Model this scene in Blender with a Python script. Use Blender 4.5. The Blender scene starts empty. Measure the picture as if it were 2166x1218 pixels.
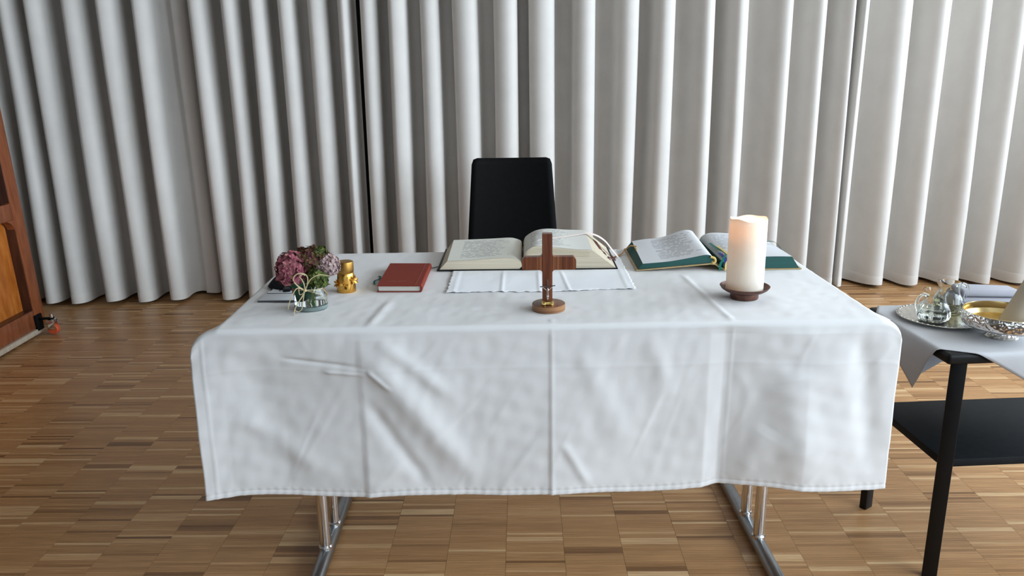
import bpy, bmesh, math, random
import numpy as np
from mathutils import Vector, Matrix, Euler

random.seed(7); rng = np.random.default_rng(7)
D = bpy.data; SC = bpy.context.scene; COL = SC.collection
PI = math.pi

# ------------------------------------------------------------------ camera
cam_d = D.cameras.new('camera'); cam = D.objects.new('camera', cam_d); COL.objects.link(cam)
cam_d.sensor_fit = 'HORIZONTAL'; cam_d.sensor_width = 36.0
cam_d.lens = 36.0 * 1700.0 / 2166.0
cam_d.clip_start = 0.05
PITCH, YAW, ROLL = math.radians(15.4), 0.0148, 0.0145
cam.matrix_world = (Matrix.Translation((0, 0, 1.34)) @ Matrix.Rotation(YAW, 4, 'Z')
                    @ Matrix.Rotation(PI / 2 - PITCH, 4, 'X') @ Matrix.Rotation(-ROLL, 4, 'Z'))
SC.camera = cam

# ------------------------------------------------------------------ world, daylight, exposure
SC.view_settings.view_transform = 'Standard'; SC.view_settings.look = 'None'
SC.view_settings.gamma = 1.0; SC.view_settings.use_curve_mapping = False
SC.view_settings.exposure = 0.24
w = D.worlds.new('world'); SC.world = w; w.use_nodes = True
bg = w.node_tree.nodes['Background']; bg.inputs[0].default_value = (0.75, 0.87, 1.0, 1); bg.inputs[1].default_value = 1.0

def area(name, loc, rot, sx, sy, power, color):
    l = D.lights.new(name, 'AREA'); l.shape = 'RECTANGLE'; l.size = sx; l.size_y = sy
    l.energy = power; l.color = color
    o = D.objects.new(name, l); COL.objects.link(o); o.location = loc; o.rotation_euler = rot
    return o
# daylight through the window wall on the right, and the smaller windows of the left wall behind the camera
area('daylight_right', (3.92, 3.05, 1.95), (0, PI / 2, 0), 1.8, 2.3, 125.0, (0.755, 0.885, 1.0))
area('daylight_right_rear', (3.92, -0.85, 1.98), (0, PI / 2, 0), 1.75, 4.7, 275.0, (0.755, 0.885, 1.0))
area('daylight_behind', (-0.2, -3.95, 1.75), (PI / 2, 0, 0), 4.2, 2.1, 12.0, (0.755, 0.885, 1.0))

# ------------------------------------------------------------------ helpers
def link(o, parent=None):
    COL.objects.link(o)
    if parent is not None: o.parent = parent
    return o

def tag(o, label=None, cat=None, group=None, kind=None):
    if label: o['label'] = label
    if cat: o['category'] = cat
    if group: o['group'] = group
    if kind: o['kind'] = kind
    return o

def thing(name, label, cat, loc=(0, 0, 0), rotz=0, group=None):
    o = D.objects.new(name, None); o.empty_display_size = 0.05
    link(o); o.location = loc; o.rotation_euler = (0, 0, rotz)
    return tag(o, label, cat, group)

def mesh(name, V, F, mat, parent=None, smooth=True, loc=None, auto=None):
    me = D.meshes.new(name); V = [tuple(map(float, v)) for v in V]
    if parent is None and loc is None:
        a = np.array(V); lo, hi = a.min(0), a.max(0)
        loc = ((lo[0] + hi[0]) / 2, (lo[1] + hi[1]) / 2, lo[2])
        V = [(v[0] - loc[0], v[1] - loc[1], v[2] - loc[2]) for v in V]
    me.from_pydata(V, [], F); me.update()
    bm = bmesh.new(); bm.from_mesh(me); bmesh.ops.recalc_face_normals(bm, faces=bm.faces); bm.to_mesh(me); bm.free()
    if smooth:
        me.polygons.foreach_set('use_smooth', [True] * len(me.polygons))
        if auto is not None:
            me.set_sharp_from_angle(angle=math.radians(auto))
    if mat: me.materials.append(mat)
    o = D.objects.new(name, me); link(o, parent)
    if loc is not None: o.location = loc
    return o

def bm_obj(name, bm, mat, parent=None, smooth=True, auto=35):
    V = [v.co[:] for v in bm.verts]; bm.verts.index_update()
    F = [[v.index for v in f.verts] for f in bm.faces]; bm.free()
    return mesh(name, V, F, mat, parent, smooth, None, auto)

class MB:
    """collects simple shapes into one mesh"""
    def __init__(s): s.V = []; s.F = []
    def add(s, V, F):
        b = len(s.V); s.V += [tuple(v) for v in V]; s.F += [[b + i for i in f] for f in F]; return s
    def box(s, c, d, M=None, bevel=0.0, seg=2):
        bm = bmesh.new(); bmesh.ops.create_cube(bm, size=1.0)
        for v in bm.verts: v.co = Vector((v.co.x * d[0], v.co.y * d[1], v.co.z * d[2]))
        if bevel > 0: bmesh.ops.bevel(bm, geom=bm.edges[:], offset=bevel, segments=seg, affect='EDGES', profile=0.5)
        bm.verts.index_update()
        V = []
        for v in bm.verts:
            p = v.co.copy()
            if M is not None: p = M @ p
            V.append((p.x + c[0], p.y + c[1], p.z + c[2]))
        F = [[v.index for v in f.verts] for f in bm.faces]; bm.free()
        return s.add(V, F)
    def lathe(s, prof, n=48, c=(0, 0, 0), cap0=True, cap1=True, wob=None):
        V = []; F = []
        for j, (r, z) in enumerate(prof):
            for i in range(n):
                a = 2 * PI * i / n; rr = r * (wob(a, j) if wob else 1.0)
                V.append((c[0] + rr * math.cos(a), c[1] + rr * math.sin(a), c[2] + z))
        m = len(prof)
        for j in range(m - 1):
            for i in range(n):
                k = (i + 1) % n
                F.append([j * n + i, j * n + k, (j + 1) * n + k, (j + 1) * n + i])
        if cap0: F.append(list(range(n))[::-1])
        if cap1: F.append([(m - 1) * n + i for i in range(n)])
        return s.add(V, F)
    def tube(s, P, r, n=8, closed=False):
        P = [Vector(p) for p in P]; m = len(P)
        R = r if isinstance(r, (list, tuple)) else [r] * m
        V = []; F = []; up = None
        for j in range(m):
            if closed: t = P[(j + 1) % m] - P[j - 1]
            else: t = P[min(j + 1, m - 1)] - P[max(j - 1, 0)]
            t.normalize()
            if up is None:
                up = Vector((0, 0, 1)) if abs(t.z) < 0.9 else Vector((1, 0, 0))
            a = t.cross(up)
            if a.length < 1e-6: a = t.orthogonal()
            a.normalize(); b = a.cross(t).normalized(); up = b
            for i in range(n):
                q = 2 * PI * i / n
                V.append(P[j] + a * (R[j] * math.cos(q)) + b * (R[j] * math.sin(q)))
        for j in range(m if closed else m - 1):
            jj = (j + 1) % m
            for i in range(n):
                k = (i + 1) % n
                F.append([j * n + i, j * n + k, jj * n + k, jj * n + i])
        if not closed:
            F.append(list(range(n))[::-1]); F.append([(m - 1) * n + i for i in range(n)])
        return s.add(V, F)
    def ribbon(s, P, wd, nrm=(0, 0, 1), th=0.0006, side=None):
        """flat strip along P with real thickness"""
        P = [Vector(p) for p in P]; m = len(P); V = []; F = []
        for j in range(m):
            t = (P[min(j + 1, m - 1)] - P[max(j - 1, 0)]).normalized()
            sd = Vector(side).normalized() if side else t.cross(Vector(nrm)).normalized()
            nn = sd.cross(t).normalized(); ww = wd[j] if isinstance(wd, (list, tuple)) else wd
            for q in ((-1, -1), (1, -1), (1, 1), (-1, 1)):
                V.append(P[j] + sd * (q[0] * ww / 2) + nn * (q[1] * th / 2))
        for j in range(m - 1):
            for i in range(4):
                k = (i + 1) % 4
                F.append([j * 4 + i, j * 4 + k, (j + 1) * 4 + k, (j + 1) * 4 + i])
        F.append([3, 2, 1, 0]); F.append([(m - 1) * 4 + i for i in range(4)])
        return s.add(V, F)
    def out(s, name, mat, parent=None, smooth=True, auto=35, org=None):
        V = s.V
        if org is not None: V = [(v[0] - org[0], v[1] - org[1], v[2] - org[2]) for v in V]
        return mesh(name, V, s.F, mat, parent, smooth, None, auto)

def spline(P, n=8):
    """Catmull-Rom through P"""
    P = [Vector(p) for p in P]; Q = [P[0]] + P + [P[-1]]; out = []
    for i in range(1, len(Q) - 2):
        p0, p1, p2, p3 = Q[i - 1], Q[i], Q[i + 1], Q[i + 2]
        for k in range(n):
            t = k / n
            out.append(0.5 * ((2 * p1) + (-p0 + p2) * t + (2 * p0 - 5 * p1 + 4 * p2 - p3) * t * t + (-p0 + 3 * p1 - 3 * p2 + p3) * t ** 3))
    out.append(P[-1]); return out

def grid_faces(nu, nv):
    """vertex index = i*nv + j"""
    return [[i * nv + j, (i + 1) * nv + j, (i + 1) * nv + j + 1, i * nv + j + 1] for i in range(nu - 1) for j in range(nv - 1)]

def solid(o, th, off=-1.0):
    m = o.modifiers.new('thickness', 'SOLIDIFY'); m.thickness = th; m.offset = off; return o

def wobble(seed, n, lo, hi):
    """smooth pseudo-noise from random plane waves; amplitude about 1"""
    r = np.random.default_rng(seed)
    k = np.exp(r.uniform(math.log(lo), math.log(hi), n)); a = r.uniform(0, 2 * PI, n); ph = r.uniform(0, 2 * PI, n)
    def f(x, y):
        s = 0
        for i in range(n): s = s + np.sin(k[i] * (np.cos(a[i]) * x + np.sin(a[i]) * y) + ph[i])
        return s / math.sqrt(n)
    return f

# ------------------------------------------------------------------ materials
def new_mat(name):
    m = D.materials.new(name); m.use_nodes = True
    nt = m.node_tree; return m, nt, nt.nodes['Principled BSDF']

def N(nt, typ, **kw):
    n = nt.nodes.new(typ)
    for k, v in kw.items(): setattr(n, k, v)
    return n

def noise(nt, scale, detail=4, coord='Object', stretch=(1, 1, 1), rough=0.55):
    tc = N(nt, 'ShaderNodeTexCoord'); mp = N(nt, 'ShaderNodeMapping'); mp.inputs['Scale'].default_value = stretch
    nt.links.new(tc.outputs[coord], mp.inputs['Vector'])
    no = N(nt, 'ShaderNodeTexNoise'); no.inputs['Scale'].default_value = scale; no.inputs['Detail'].default_value = detail
    no.inputs['Roughness'].default_value = rough
    nt.links.new(mp.outputs[0], no.inputs['Vector']); return no

def ramp(nt, src, stops):
    r = N(nt, 'ShaderNodeValToRGB'); e = r.color_ramp.elements
    while len(e) < len(stops): e.new(0.5)
    for el, (p, c) in zip(e, stops): el.position = p; el.color = (*c, 1)
    nt.links.new(src, r.inputs[0]); return r

def bump(nt, bs, src, strength=0.2, dist=0.001):
    b = N(nt, 'ShaderNodeBump'); b.inputs['Strength'].default_value = strength; b.inputs['Distance'].default_value = dist
    nt.links.new(src, b.inputs['Height']); nt.links.new(b.outputs[0], bs.inputs['Normal'])

def plain(name, col, rough=0.5, metal=0.0, var=0.12, scale=40.0, bmp=0.0, coat=0.0, sheen=0.0, spec=0.5):
    m, nt, b = new_mat(name)
    no = noise(nt, scale)
    lo = tuple(max(0, c * (1 - var)) for c in col); hi = tuple(min(1, c * (1 + var)) for c in col)
    r = ramp(nt, no.outputs[0], [(0.3, lo), (0.7, hi)]); nt.links.new(r.outputs[0], b.inputs['Base Color'])
    b.inputs['Roughness'].default_value = rough; b.inputs['Metallic'].default_value = metal
    b.inputs['Coat Weight'].default_value = coat; b.inputs['Sheen Weight'].default_value = sheen
    b.inputs['Specular IOR Level'].default_value = spec
    if bmp: bump(nt, b, no.outputs[0], bmp, 0.002)
    return m

def fabric(name, col, weave=900.0, strength=0.25, translucent=0.0, var=0.05):
    m, nt, b = new_mat(name)
    no = noise(nt, 7.0, 3); lo = tuple(c * (1 - var) for c in col)
    r = ramp(nt, no.outputs[0], [(0.35, lo), (0.65, col)]); nt.links.new(r.outputs[0], b.inputs['Base Color'])
    b.inputs['Roughness'].default_value = 0.92; b.inputs['Specular IOR Level'].default_value = 0.1
    b.inputs['Sheen Weight'].default_value = 0.08
    fine = noise(nt, weave, 2); bump(nt, b, fine.outputs[0], strength, 0.0006)
    if translucent:
        t = N(nt, 'ShaderNodeBsdfTranslucent'); nt.links.new(r.outputs[0], t.inputs[0])
        mx = N(nt, 'ShaderNodeMixShader'); mx.inputs[0].default_value = translucent
        nt.links.new(b.outputs[0], mx.inputs[1]); nt.links.new(t.outputs[0], mx.inputs[2])
        nt.links.new(mx.outputs[0], nt.nodes['Material Output'].inputs[0])
    return m

def wood(name, dark, mid, light, stretch=(1, 1, 14), scale=9.0, rough=0.35, coat=0.2):
    m, nt, b = new_mat(name)
    no = noise(nt, scale, 6, stretch=stretch)
    r = ramp(nt, no.outputs[0], [(0.32, dark), (0.5, mid), (0.68, light)])
    nt.links.new(r.outputs[0], b.inputs['Base Color'])
    b.inputs['Roughness'].default_value = rough; b.inputs['Coat Weight'].default_value = coat; b.inputs['Coat Roughness'].default_value = 0.2
    bump(nt, b, no.outputs[0], 0.12, 0.001)
    return m

def clear_glass(name, tint, ior):
    """clear refracting glass or liquid"""
    m, nt, b = new_mat(name)
    b.inputs['Base Color'].default_value = (*tint, 1); b.inputs['Roughness'].default_value = 0.0
    b.inputs['Transmission Weight'].default_value = 1.0; b.inputs['IOR'].default_value = ior
    no = noise(nt, 18.0, 2); bump(nt, b, no.outputs[0], 0.15, 0.001); return m

def page_mat(name, paper, ink, x0, x1, y0, y1, pitch, slope=0.0, density=0.5):
    """printed page: rows of small blurred words inside the margins, flat print in object coordinates"""
    m, nt, b = new_mat(name); L = nt.links
    tc = N(nt, 'ShaderNodeTexCoord'); sp = N(nt, 'ShaderNodeSeparateXYZ'); L.new(tc.outputs['Object'], sp.inputs[0])
    def math_(op, a, bb=None, c=None):
        n = N(nt, 'ShaderNodeMath', operation=op)
        for i, v in enumerate((a, bb, c)):
            if v is None: continue
            if isinstance(v, (int, float)): n.inputs[i].default_value = v
            else: L.new(v, n.inputs[i])
        return n.outputs[0]
    row = math_('DIVIDE', sp.outputs[1], pitch)
    fr = math_('FRACT', row); idx = math_('FLOOR', row)
    line = math_('LESS_THAN', math_('ABSOLUTE', math_('SUBTRACT', fr, 0.5)), 0.27)
    cv = N(nt, 'ShaderNodeCombineXYZ'); L.new(math_('MULTIPLY', sp.outputs[0], 75.0), cv.inputs[0]); L.new(math_('MULTIPLY', idx, 7.31), cv.inputs[1])
    no = N(nt, 'ShaderNodeTexNoise'); no.inputs['Scale'].default_value = 1.0; no.inputs['Detail'].default_value = 3; L.new(cv.outputs[0], no.inputs['Vector'])
    word = math_('GREATER_THAN', no.outputs[0], 1 - density)
    # ragged ends per row
    wn = N(nt, 'ShaderNodeTexWhiteNoise', noise_dimensions='1D'); L.new(idx, wn.inputs['W'])
    lim = math_('MULTIPLY_ADD', wn.outputs[0], -(x1 - x0) * 0.35, x1)
    m1 = math_('MULTIPLY', math_('GREATER_THAN', sp.outputs[0], x0), math_('LESS_THAN', sp.outputs[0], lim))
    m2 = math_('MULTIPLY', math_('GREATER_THAN', sp.outputs[1], y0), math_('LESS_THAN', sp.outputs[1], y1))
    mask = math_('MULTIPLY', math_('MULTIPLY', line, word), math_('MULTIPLY', m1, m2))
    mx = N(nt, 'ShaderNodeMix', data_type='RGBA'); L.new(mask, mx.inputs[0]); mx.inputs[6].default_value = (*paper, 1); mx.inputs[7].default_value = (*ink, 1)
    L.new(mx.outputs[2], b.inputs['Base Color']); b.inputs['Roughness'].default_value = 0.7; b.inputs['Specular IOR Level'].default_value = 0.2
    return m

def edge_mat(name, a, c, pitch=700.0):
    """stacked page edges: fine horizontal layering"""
    m, nt, b = new_mat(name)
    no = noise(nt, 1.0, 5, stretch=(3.0, 3.0, pitch)); r = ramp(nt, no.outputs[0], [(0.3, a), (0.7, c)])
    nt.links.new(r.outputs[0], b.inputs['Base Color']); b.inputs['Roughness'].default_value = 0.75
    bump(nt, b, no.outputs[0], 0.3, 0.001); return m

# parquet: tone per strip is stored on the faces
def parquet_mat():
    m, nt, b = new_mat('oak_parquet'); L = nt.links
    at = N(nt, 'ShaderNodeAttribute', attribute_name='tone')
    geo = N(nt, 'ShaderNodeNewGeometry'); mp = N(nt, 'ShaderNodeMapping'); mp.inputs['Scale'].default_value = (9, 260, 60)
    L.new(geo.outputs['Position'], mp.inputs[0])
    no = N(nt, 'ShaderNodeTexNoise'); no.inputs['Scale'].default_value = 1.0; no.inputs['Detail'].default_value = 5; L.new(mp.outputs[0], no.inputs['Vector'])
    r = ramp(nt, at.outputs['Fac'], [(0.0, (0.18, 0.085, 0.033)), (0.3, (0.385, 0.200, 0.082)), (0.7, (0.475, 0.262, 0.115)), (1.0, (0.66, 0.44, 0.235))])
    r2 = ramp(nt, no.outputs[0], [(0.25, (0.68, 0.66, 0.64)), (0.75, (1.18, 1.17, 1.15))])
    mx = N(nt, 'ShaderNodeMix', data_type='RGBA', blend_type='MULTIPLY'); mx.inputs[0].default_value = 1.0
    L.new(r.outputs[0], mx.inputs[6]); L.new(r2.outputs[0], mx.inputs[7]); L.new(mx.outputs[2], b.inputs['Base Color'])
    rr = ramp(nt, no.outputs[0], [(0.2, (0.30,) * 3), (0.8, (0.42,) * 3)]); L.new(rr.outputs[0], b.inputs['Roughness'])
    b.inputs['Specular IOR Level'].default_value = 0.36
    bump(nt, b, no.outputs[0], 0.08, 0.0008); return m

M = {}
M['parquet'] = parquet_mat()
M['subfloor'] = plain('dark_joint', (0.05, 0.028, 0.015), 0.8)
M['curtain'] = fabric('grey_white_curtain_cloth', (0.69, 0.66, 0.625), 700, 0.25, 0.03)
M['hem'] = fabric('curtain_hem_cloth', (0.70, 0.665, 0.62), 700, 0.25, 0.03)
M['cloth'] = fabric('white_linen', (0.80, 0.79, 0.78), 900, 0.22, 0.13, 0.0)
M['linen2'] = fabric('white_linen_fine', (0.84, 0.85, 0.87), 900, 0.25)
M['greycloth'] = fabric('light_grey_cloth', (0.50, 0.50, 0.515), 900, 0.2)
M['wall'] = plain('wall_paint', (0.22, 0.20, 0.175), 0.9, var=0.03)
M['wall_dark'] = plain('dark_grey_wall', (0.10, 0.095, 0.09), 0.9, var=0.05)
M['ceiling'] = plain('ceiling_paint', (0.56, 0.53, 0.49), 0.9, var=0.02)
M['black'] = plain('black_lacquer', (0.005, 0.005, 0.0055), 0.5, var=0.2, spec=0.25)
M['blackmat'] = plain('black_plastic', (0.0040, 0.0043, 0.0047), 0.65, var=0.15, spec=0.1)
M['shelfblack'] = plain('black_shelf_paint', (0.0095, 0.0108, 0.0125), 0.6, var=0.2, spec=0.15)
M['chrome'] = plain('polished_chrome', (0.75, 0.75, 0.76), 0.12, 1.0, var=0.03)
M['steel'] = plain('brushed_steel', (0.34, 0.36, 0.38), 0.3, 1.0, var=0.08)
M['tabletop'] = plain('pale_laminate', (0.5, 0.5, 0.5), 0.5)

# ------------------------------------------------------------------ setting
def structure(o, label=None): o['kind'] = 'structure'; return o

floor = structure(mesh('floor', *(lambda b: (b.V, b.F))(MB().box((0, 0.6, -0.056), (10.0, 9.4, 0.1))), M['subfloor'], None, False))
flo = Vector(floor.location)

PX, PW, LAM = -0.058, 0.1668, 0.0108     # seam position, strip length, strip width
def strip_geo(x0, x1, y0, y1, z):
    V = [(x0, y0, z), (x1, y0, z), (x1, y1, z), (x0, y1, z), (x0, y0, -0.006), (x1, y0, -0.006), (x1, y1, -0.006), (x0, y1, -0.006)]
    return V
SF = [[0, 1, 2, 3], [0, 4, 5, 1], [1, 5, 6, 2], [2, 6, 7, 3], [3, 7, 4, 0]]
def tone_row(n, r):
    t = r.normal(0.47, 0.14, n); k = r.random(n)
    t = np.where(k < 0.045, r.uniform(0.0, 0.2, n), t); t = np.where(k > 0.88, r.uniform(0.75, 1.0, n), t)
    # neighbouring strips are sometimes sawn from the same board
    for i in range(1, n):
        if r.random() < 0.25: t[i] = t[i - 1] + r.normal(0, 0.04)
    return np.clip(t, 0, 1)
vis = []; VV = []; TT = []
gap = 0.00035
for c in range(-22, 23):
    x0 = PX + PW * c; off = rng.uniform(0, LAM); n = int((5.12 - 0.9) / LAM)
    tn = tone_row(n, rng)
    for k in range(n):
        y0 = 0.9 + off + k * LAM
        if y0 + LAM > 5.2: continue
        z = rng.uniform(-0.00025, 0.0)
        if 1.885 < y0 < 2.10 and -1.62 < x0 < 1.36: vis.append((x0, y0, z, tn[k]))
        else:
            VV.append(strip_geo(x0 + gap, x0 + PW - gap, y0 + gap, y0 + LAM - gap, z)); TT.append(tn[k])
# the strips that show largest: one object each; the rest of the field is one piece
vis.sort(key=lambda s: (s[1], s[0]))
for s in vis[300:]:
    VV.append(strip_geo(s[0] + gap, s[0] + PW - gap, s[1] + gap, s[1] + LAM - gap, s[2])); TT.append(s[3])
vis = vis[:300]
ns = len(VV); VA = np.array(VV, float).reshape(-1, 3) - np.array(flo)
FA = (np.array(SF)[None] + (np.arange(ns) * 8)[:, None, None]).reshape(-1, 4)
me = D.meshes.new('parquet_field'); me.from_pydata(VA.tolist(), [], FA.tolist()); me.update()
a = me.attributes.new('tone', 'FLOAT', 'FACE'); a.data.foreach_set('value', np.repeat(np.array(TT, np.float32), 5))
me.materials.append(M['parquet']); pf = link(D.objects.new('parquet_field', me), floor); pf['kind'] = 'stuff'
var = []
for i in range(24):
    q = D.meshes.new('parquet_strip'); q.from_pydata(strip_geo(gap, PW - gap, gap, LAM - gap, 0.0), [], SF); q.update()
    a = q.attributes.new('tone', 'FLOAT', 'FACE'); a.data.foreach_set('value', np.full(5, i / 23.0, np.float32)); q.materials.append(M['parquet']); var.append(q)
for s in vis:
    o = D.objects.new('parquet_strip', var[int(round(s[3] * 23))]); link(o, floor); o.location = Vector((s[0], s[1], s[2])) - flo

structure(mesh('wall_back', *(lambda b: (b.V, b.F))(MB().box((0, 5.2, 1.5), (10.0, 0.1, 3.02))), M['wall_dark'], None, False))
structure(mesh('ceiling', *(lambda b: (b.V, b.F))(MB().box((0, 0.6, 3.06), (10.0, 9.4, 0.1))), M['ceiling'], None, False))
b = MB().box((0, -4.1, 0.34), (10.0, 0.1, 0.68)).box((0, -4.1, 2.93), (10.0, 0.1, 0.18)).box((-3.7, -4.1, 1.76), (2.6, 0.1, 2.18)).box((3.5, -4.1, 1.76), (3.0, 0.1, 2.18))
structure(mesh('wall_front', b.V, b.F, M['wall'], None, False))
b = MB().box((4.07, 0.6, 0.34), (0.14, 9.4, 0.68)).box((4.07, 0.6, 2.93), (0.14, 9.4, 0.18)).box((4.07, 4.75, 1.76), (0.14, 1.0, 2.18)).box((4.07, -3.4, 1.76), (0.14, 1.4, 2.18))
structure(mesh('wall_right', b.V, b.F, M['wall'], None, False))
structure(mesh('wall_left', *(lambda b: (b.V, b.F))(MB().box((-4.9, 0.6, 1.5), (0.14, 9.4, 3.02))), M['wall'], None, False))
b = MB()
for y in (-2.66, -0.55, 1.82, 4.22): b.box((4.05, y, 1.75), (0.07, 0.07, 2.14), bevel=0.005)
for z in (0.72, 2.8): b.box((4.05, 0.78, z), (0.07, 6.94, 0.07), bevel=0.005)
structure(mesh('window_1', b.V, b.F, M['wall'], None, False))
b = MB()
for x in (-2.37, -0.92, 0.53, 1.97): b.box((x, -4.1, 1.75), (0.07, 0.07, 2.14), bevel=0.005)
for z in (0.72, 2.8): b.box((-0.2, -4.1, z), (4.4, 0.07, 0.07), bevel=0.005)
structure(mesh('window_2', b.V, b.F, M['wall'], None, False))

# ------------------------------------------------------------------ curtains
peaks = [-2.814, -2.656, -2.463, -2.275, -2.092, -1.92, -1.781, -1.613, -1.458, -1.301, -1.14, -0.968, -0.855, -0.701, -0.52, -0.309,
         -0.082, 0.117, 0.365, 0.595, 0.803, 1.045, 1.221, 1.486, 1.688, 1.855, 1.913, 2.153, 2.376, 2.616, 2.824]
WEAK = -1.92
Yc = lambda x: 4.775 + 0.038 * x
def fold_path(pk, start, end, seed):
    r = random.Random(seed); pts = []
    def half(p, q, n=16):                      # p, q = (x, y); S-shaped run from one turn to the next
        front = p[1] < q[1]; be = r.uniform(0.04, 0.20) * (1 if front else -1) * float(np.interp(p[0], [-2.4, -0.6], [0.1, 1.0])); kap = r.uniform(0.165, 0.20)
        if not front and q[0] > 0.1: g = min(1.0, (q[0] - 0.1) / 0.9); kap += (0.05 - kap) * g; be *= 1 - g
        for i in range(n):
            h = i / n
            pts.append((p[0] + (q[0] - p[0]) * (h + kap * math.sin(2 * PI * h) + be * math.sin(PI * h)), p[1] + (q[1] - p[1]) * (1 - math.cos(PI * h)) / 2))
    turns = []
    if start is not None: turns.append((start, Yc(start) + 0.08))
    for i, x in enumerate(pk):
        f = (0.115 + 0.015 * (x < -0.9)) if x != WEAK else -0.05
        turns.append((x, Yc(x) - f + r.uniform(-0.012, 0.012)))
        if i < len(pk) - 1:
            fr = float(np.interp(x, [-2.5, -0.6, 0.4, 1.7], [0.62, 0.54, 0.46, 0.33])) + r.uniform(-0.05, 0.05); m = x + fr * (pk[i + 1] - x)
            turns.append((m, Yc(m) + 0.11 + 0.015 * (m < -0.9) + r.uniform(-0.02, 0.02)))
    if end is not None: turns.append((end, Yc(end) + 0.08))
    for p, q in zip(turns[:-1], turns[1:]): half(p, q)
    pts.append(turns[-1]); return pts
def curtain(label, pk, start, end, seed):
    pts = np.array(fold_path(pk, start, end, seed)); n = len(pts)
    zs = np.array([0.022, 0.06, 0.12, 0.25, 0.45, 0.7, 1.0, 1.35, 1.7, 2.1, 2.5, 3.01]); nz = len(zs)
    wx = wobble(seed + 1, 6, 0.8, 3.5); wy = wobble(seed + 2, 6, 0.8, 4.0)
    V = np.zeros((n, nz, 3))
    s = np.arange(n) * 0.018
    for j, z in enumerate(zs):
        V[:, j, 0] = pts[:, 0] + 0.006 * wx(s * 4, z + 0 * s); V[:, j, 1] = pts[:, 1] + 0.012 * wy(s * 4, z + 0 * s)
        V[:, j, 2] = z + (0.004 * wx(s * 9, 3 + 0 * s) if j == 0 else 0)
    o = mesh('curtain', V.reshape(-1, 3), grid_faces(n, nz), M['curtain'])
    tag(o, label, 'curtain')
    # doubled hem along the bottom, set just in front of the cloth
    t = np.gradient(pts, axis=0); nr = np.stack([t[:, 1], -t[:, 0]], 1); nr /= np.linalg.norm(nr, axis=1)[:, None] + 1e-9
    H = np.zeros((n, 4, 3)); oc = np.array(o.location)
    for j, (z, d) in enumerate(((0.02, 0.0010), (0.045, 0.0013), (0.075, 0.0012), (0.079, 0.0003))):
        bx = pts[:, 0] + 0.006 * wx(s * 4, z + 0 * s); by = pts[:, 1] + 0.012 * wy(s * 4, z + 0 * s)
        H[:, j, 0] = bx + nr[:, 0] * d; H[:, j, 1] = by + nr[:, 1] * d; H[:, j, 2] = z + (0.004 * wx(s * 9, 3 + 0 * s) if j == 0 else 0)
    h = mesh('hem', H.reshape(-1, 3) - oc, grid_faces(n, 4), M['hem'], o)
    return o
iA, iB = peaks.index(-0.968), peaks.index(1.855)
left_ext = [-4.55, -4.35, -4.12, -3.92, -3.72, -3.52, -3.33, -3.15, -2.98]
right_ext = [3.04, 3.27, 3.5, 3.70]
curtain('greyish white pleated curtain left of the dark gap, behind the wooden cabinet', left_ext + peaks[:iA + 1], -4.66, -0.931, 11)
curtain('wide middle pleated curtain right of the dark gap, behind the black chair', peaks[iA + 1:iB + 1], -0.916, 1.884, 23)
curtain('bright pleated curtain with a seam edge, right of the candle, behind the glass jugs', peaks[iB + 1:] + right_ext, 1.897, 3.82, 37)

# ------------------------------------------------------------------ black chair behind the table
def chair():
    t = thing('chair', 'black chair with a tapered solid back standing between table and curtain', 'chair', (-0.052, 3.8, 0), 0.0)
    n, k = 15, 16; V = []
    for i in range(n):
        z = 0.45 + (0.905 - 0.45) * i / (n - 1); hw = 0.226 - (0.226 - 0.196) * (z - 0.49) / 0.41
        for j in range(k):
            u = -1 + 2 * j / (k - 1); x = u * hw; zz = z - (0.004 * (1 - u * u) if i == n - 1 else 0)
            # rounded top corners
            if i >= n - 2 and abs(u) > 0.85: zz -= 0.0
            V.append((x, 0.2 + 0.02 * (z - 0.45) - 0.03 * (u * u) + 0.03, zz))
    # clip the top corners to a radius
    R = 0.022; W2 = []
    for (x, y, z) in V:
        hw = 0.226 - (0.226 - 0.196) * (z - 0.49) / 0.41; dx = abs(x) - (hw - R); dz = z - (0.903 - R)
        if dx > 0 and dz > 0:
            L = math.hypot(dx, dz)
            if L > R: x = math.copysign(hw - R + dx / L * R, x); z = 0.903 - R + dz / L * R
        W2.append((x, y, z))
    o = mesh('backrest', W2, grid_faces(n, k), M['blackmat'], t); solid(o, 0.012, 0)
    bmv = MB().box((0, -0.02, 0.445), (0.45, 0.44, 0.02), bevel=0.009, seg=3); bmv.out('seat', M['blackmat'], t)
    for sx in (-1, 1):
        MB().tube(spline([(sx * 0.19, 0.20, 0.437), (sx * 0.2, 0.205, 0.40), (sx * 0.22, 0.235, 0.012)], 5), 0.011, 12).out('leg', M['chrome'], t)
        MB().tube([(sx * 0.2, -0.19, 0.436), (sx * 0.22, -0.215, 0.012)], 0.011, 12).out('leg', M['chrome'], t)
    MB().tube([(-0.2, -0.1, 0.428), (0.2, -0.1, 0.428)], 0.01, 12).out('crossbar', M['chrome'], t)
chair()

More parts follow.
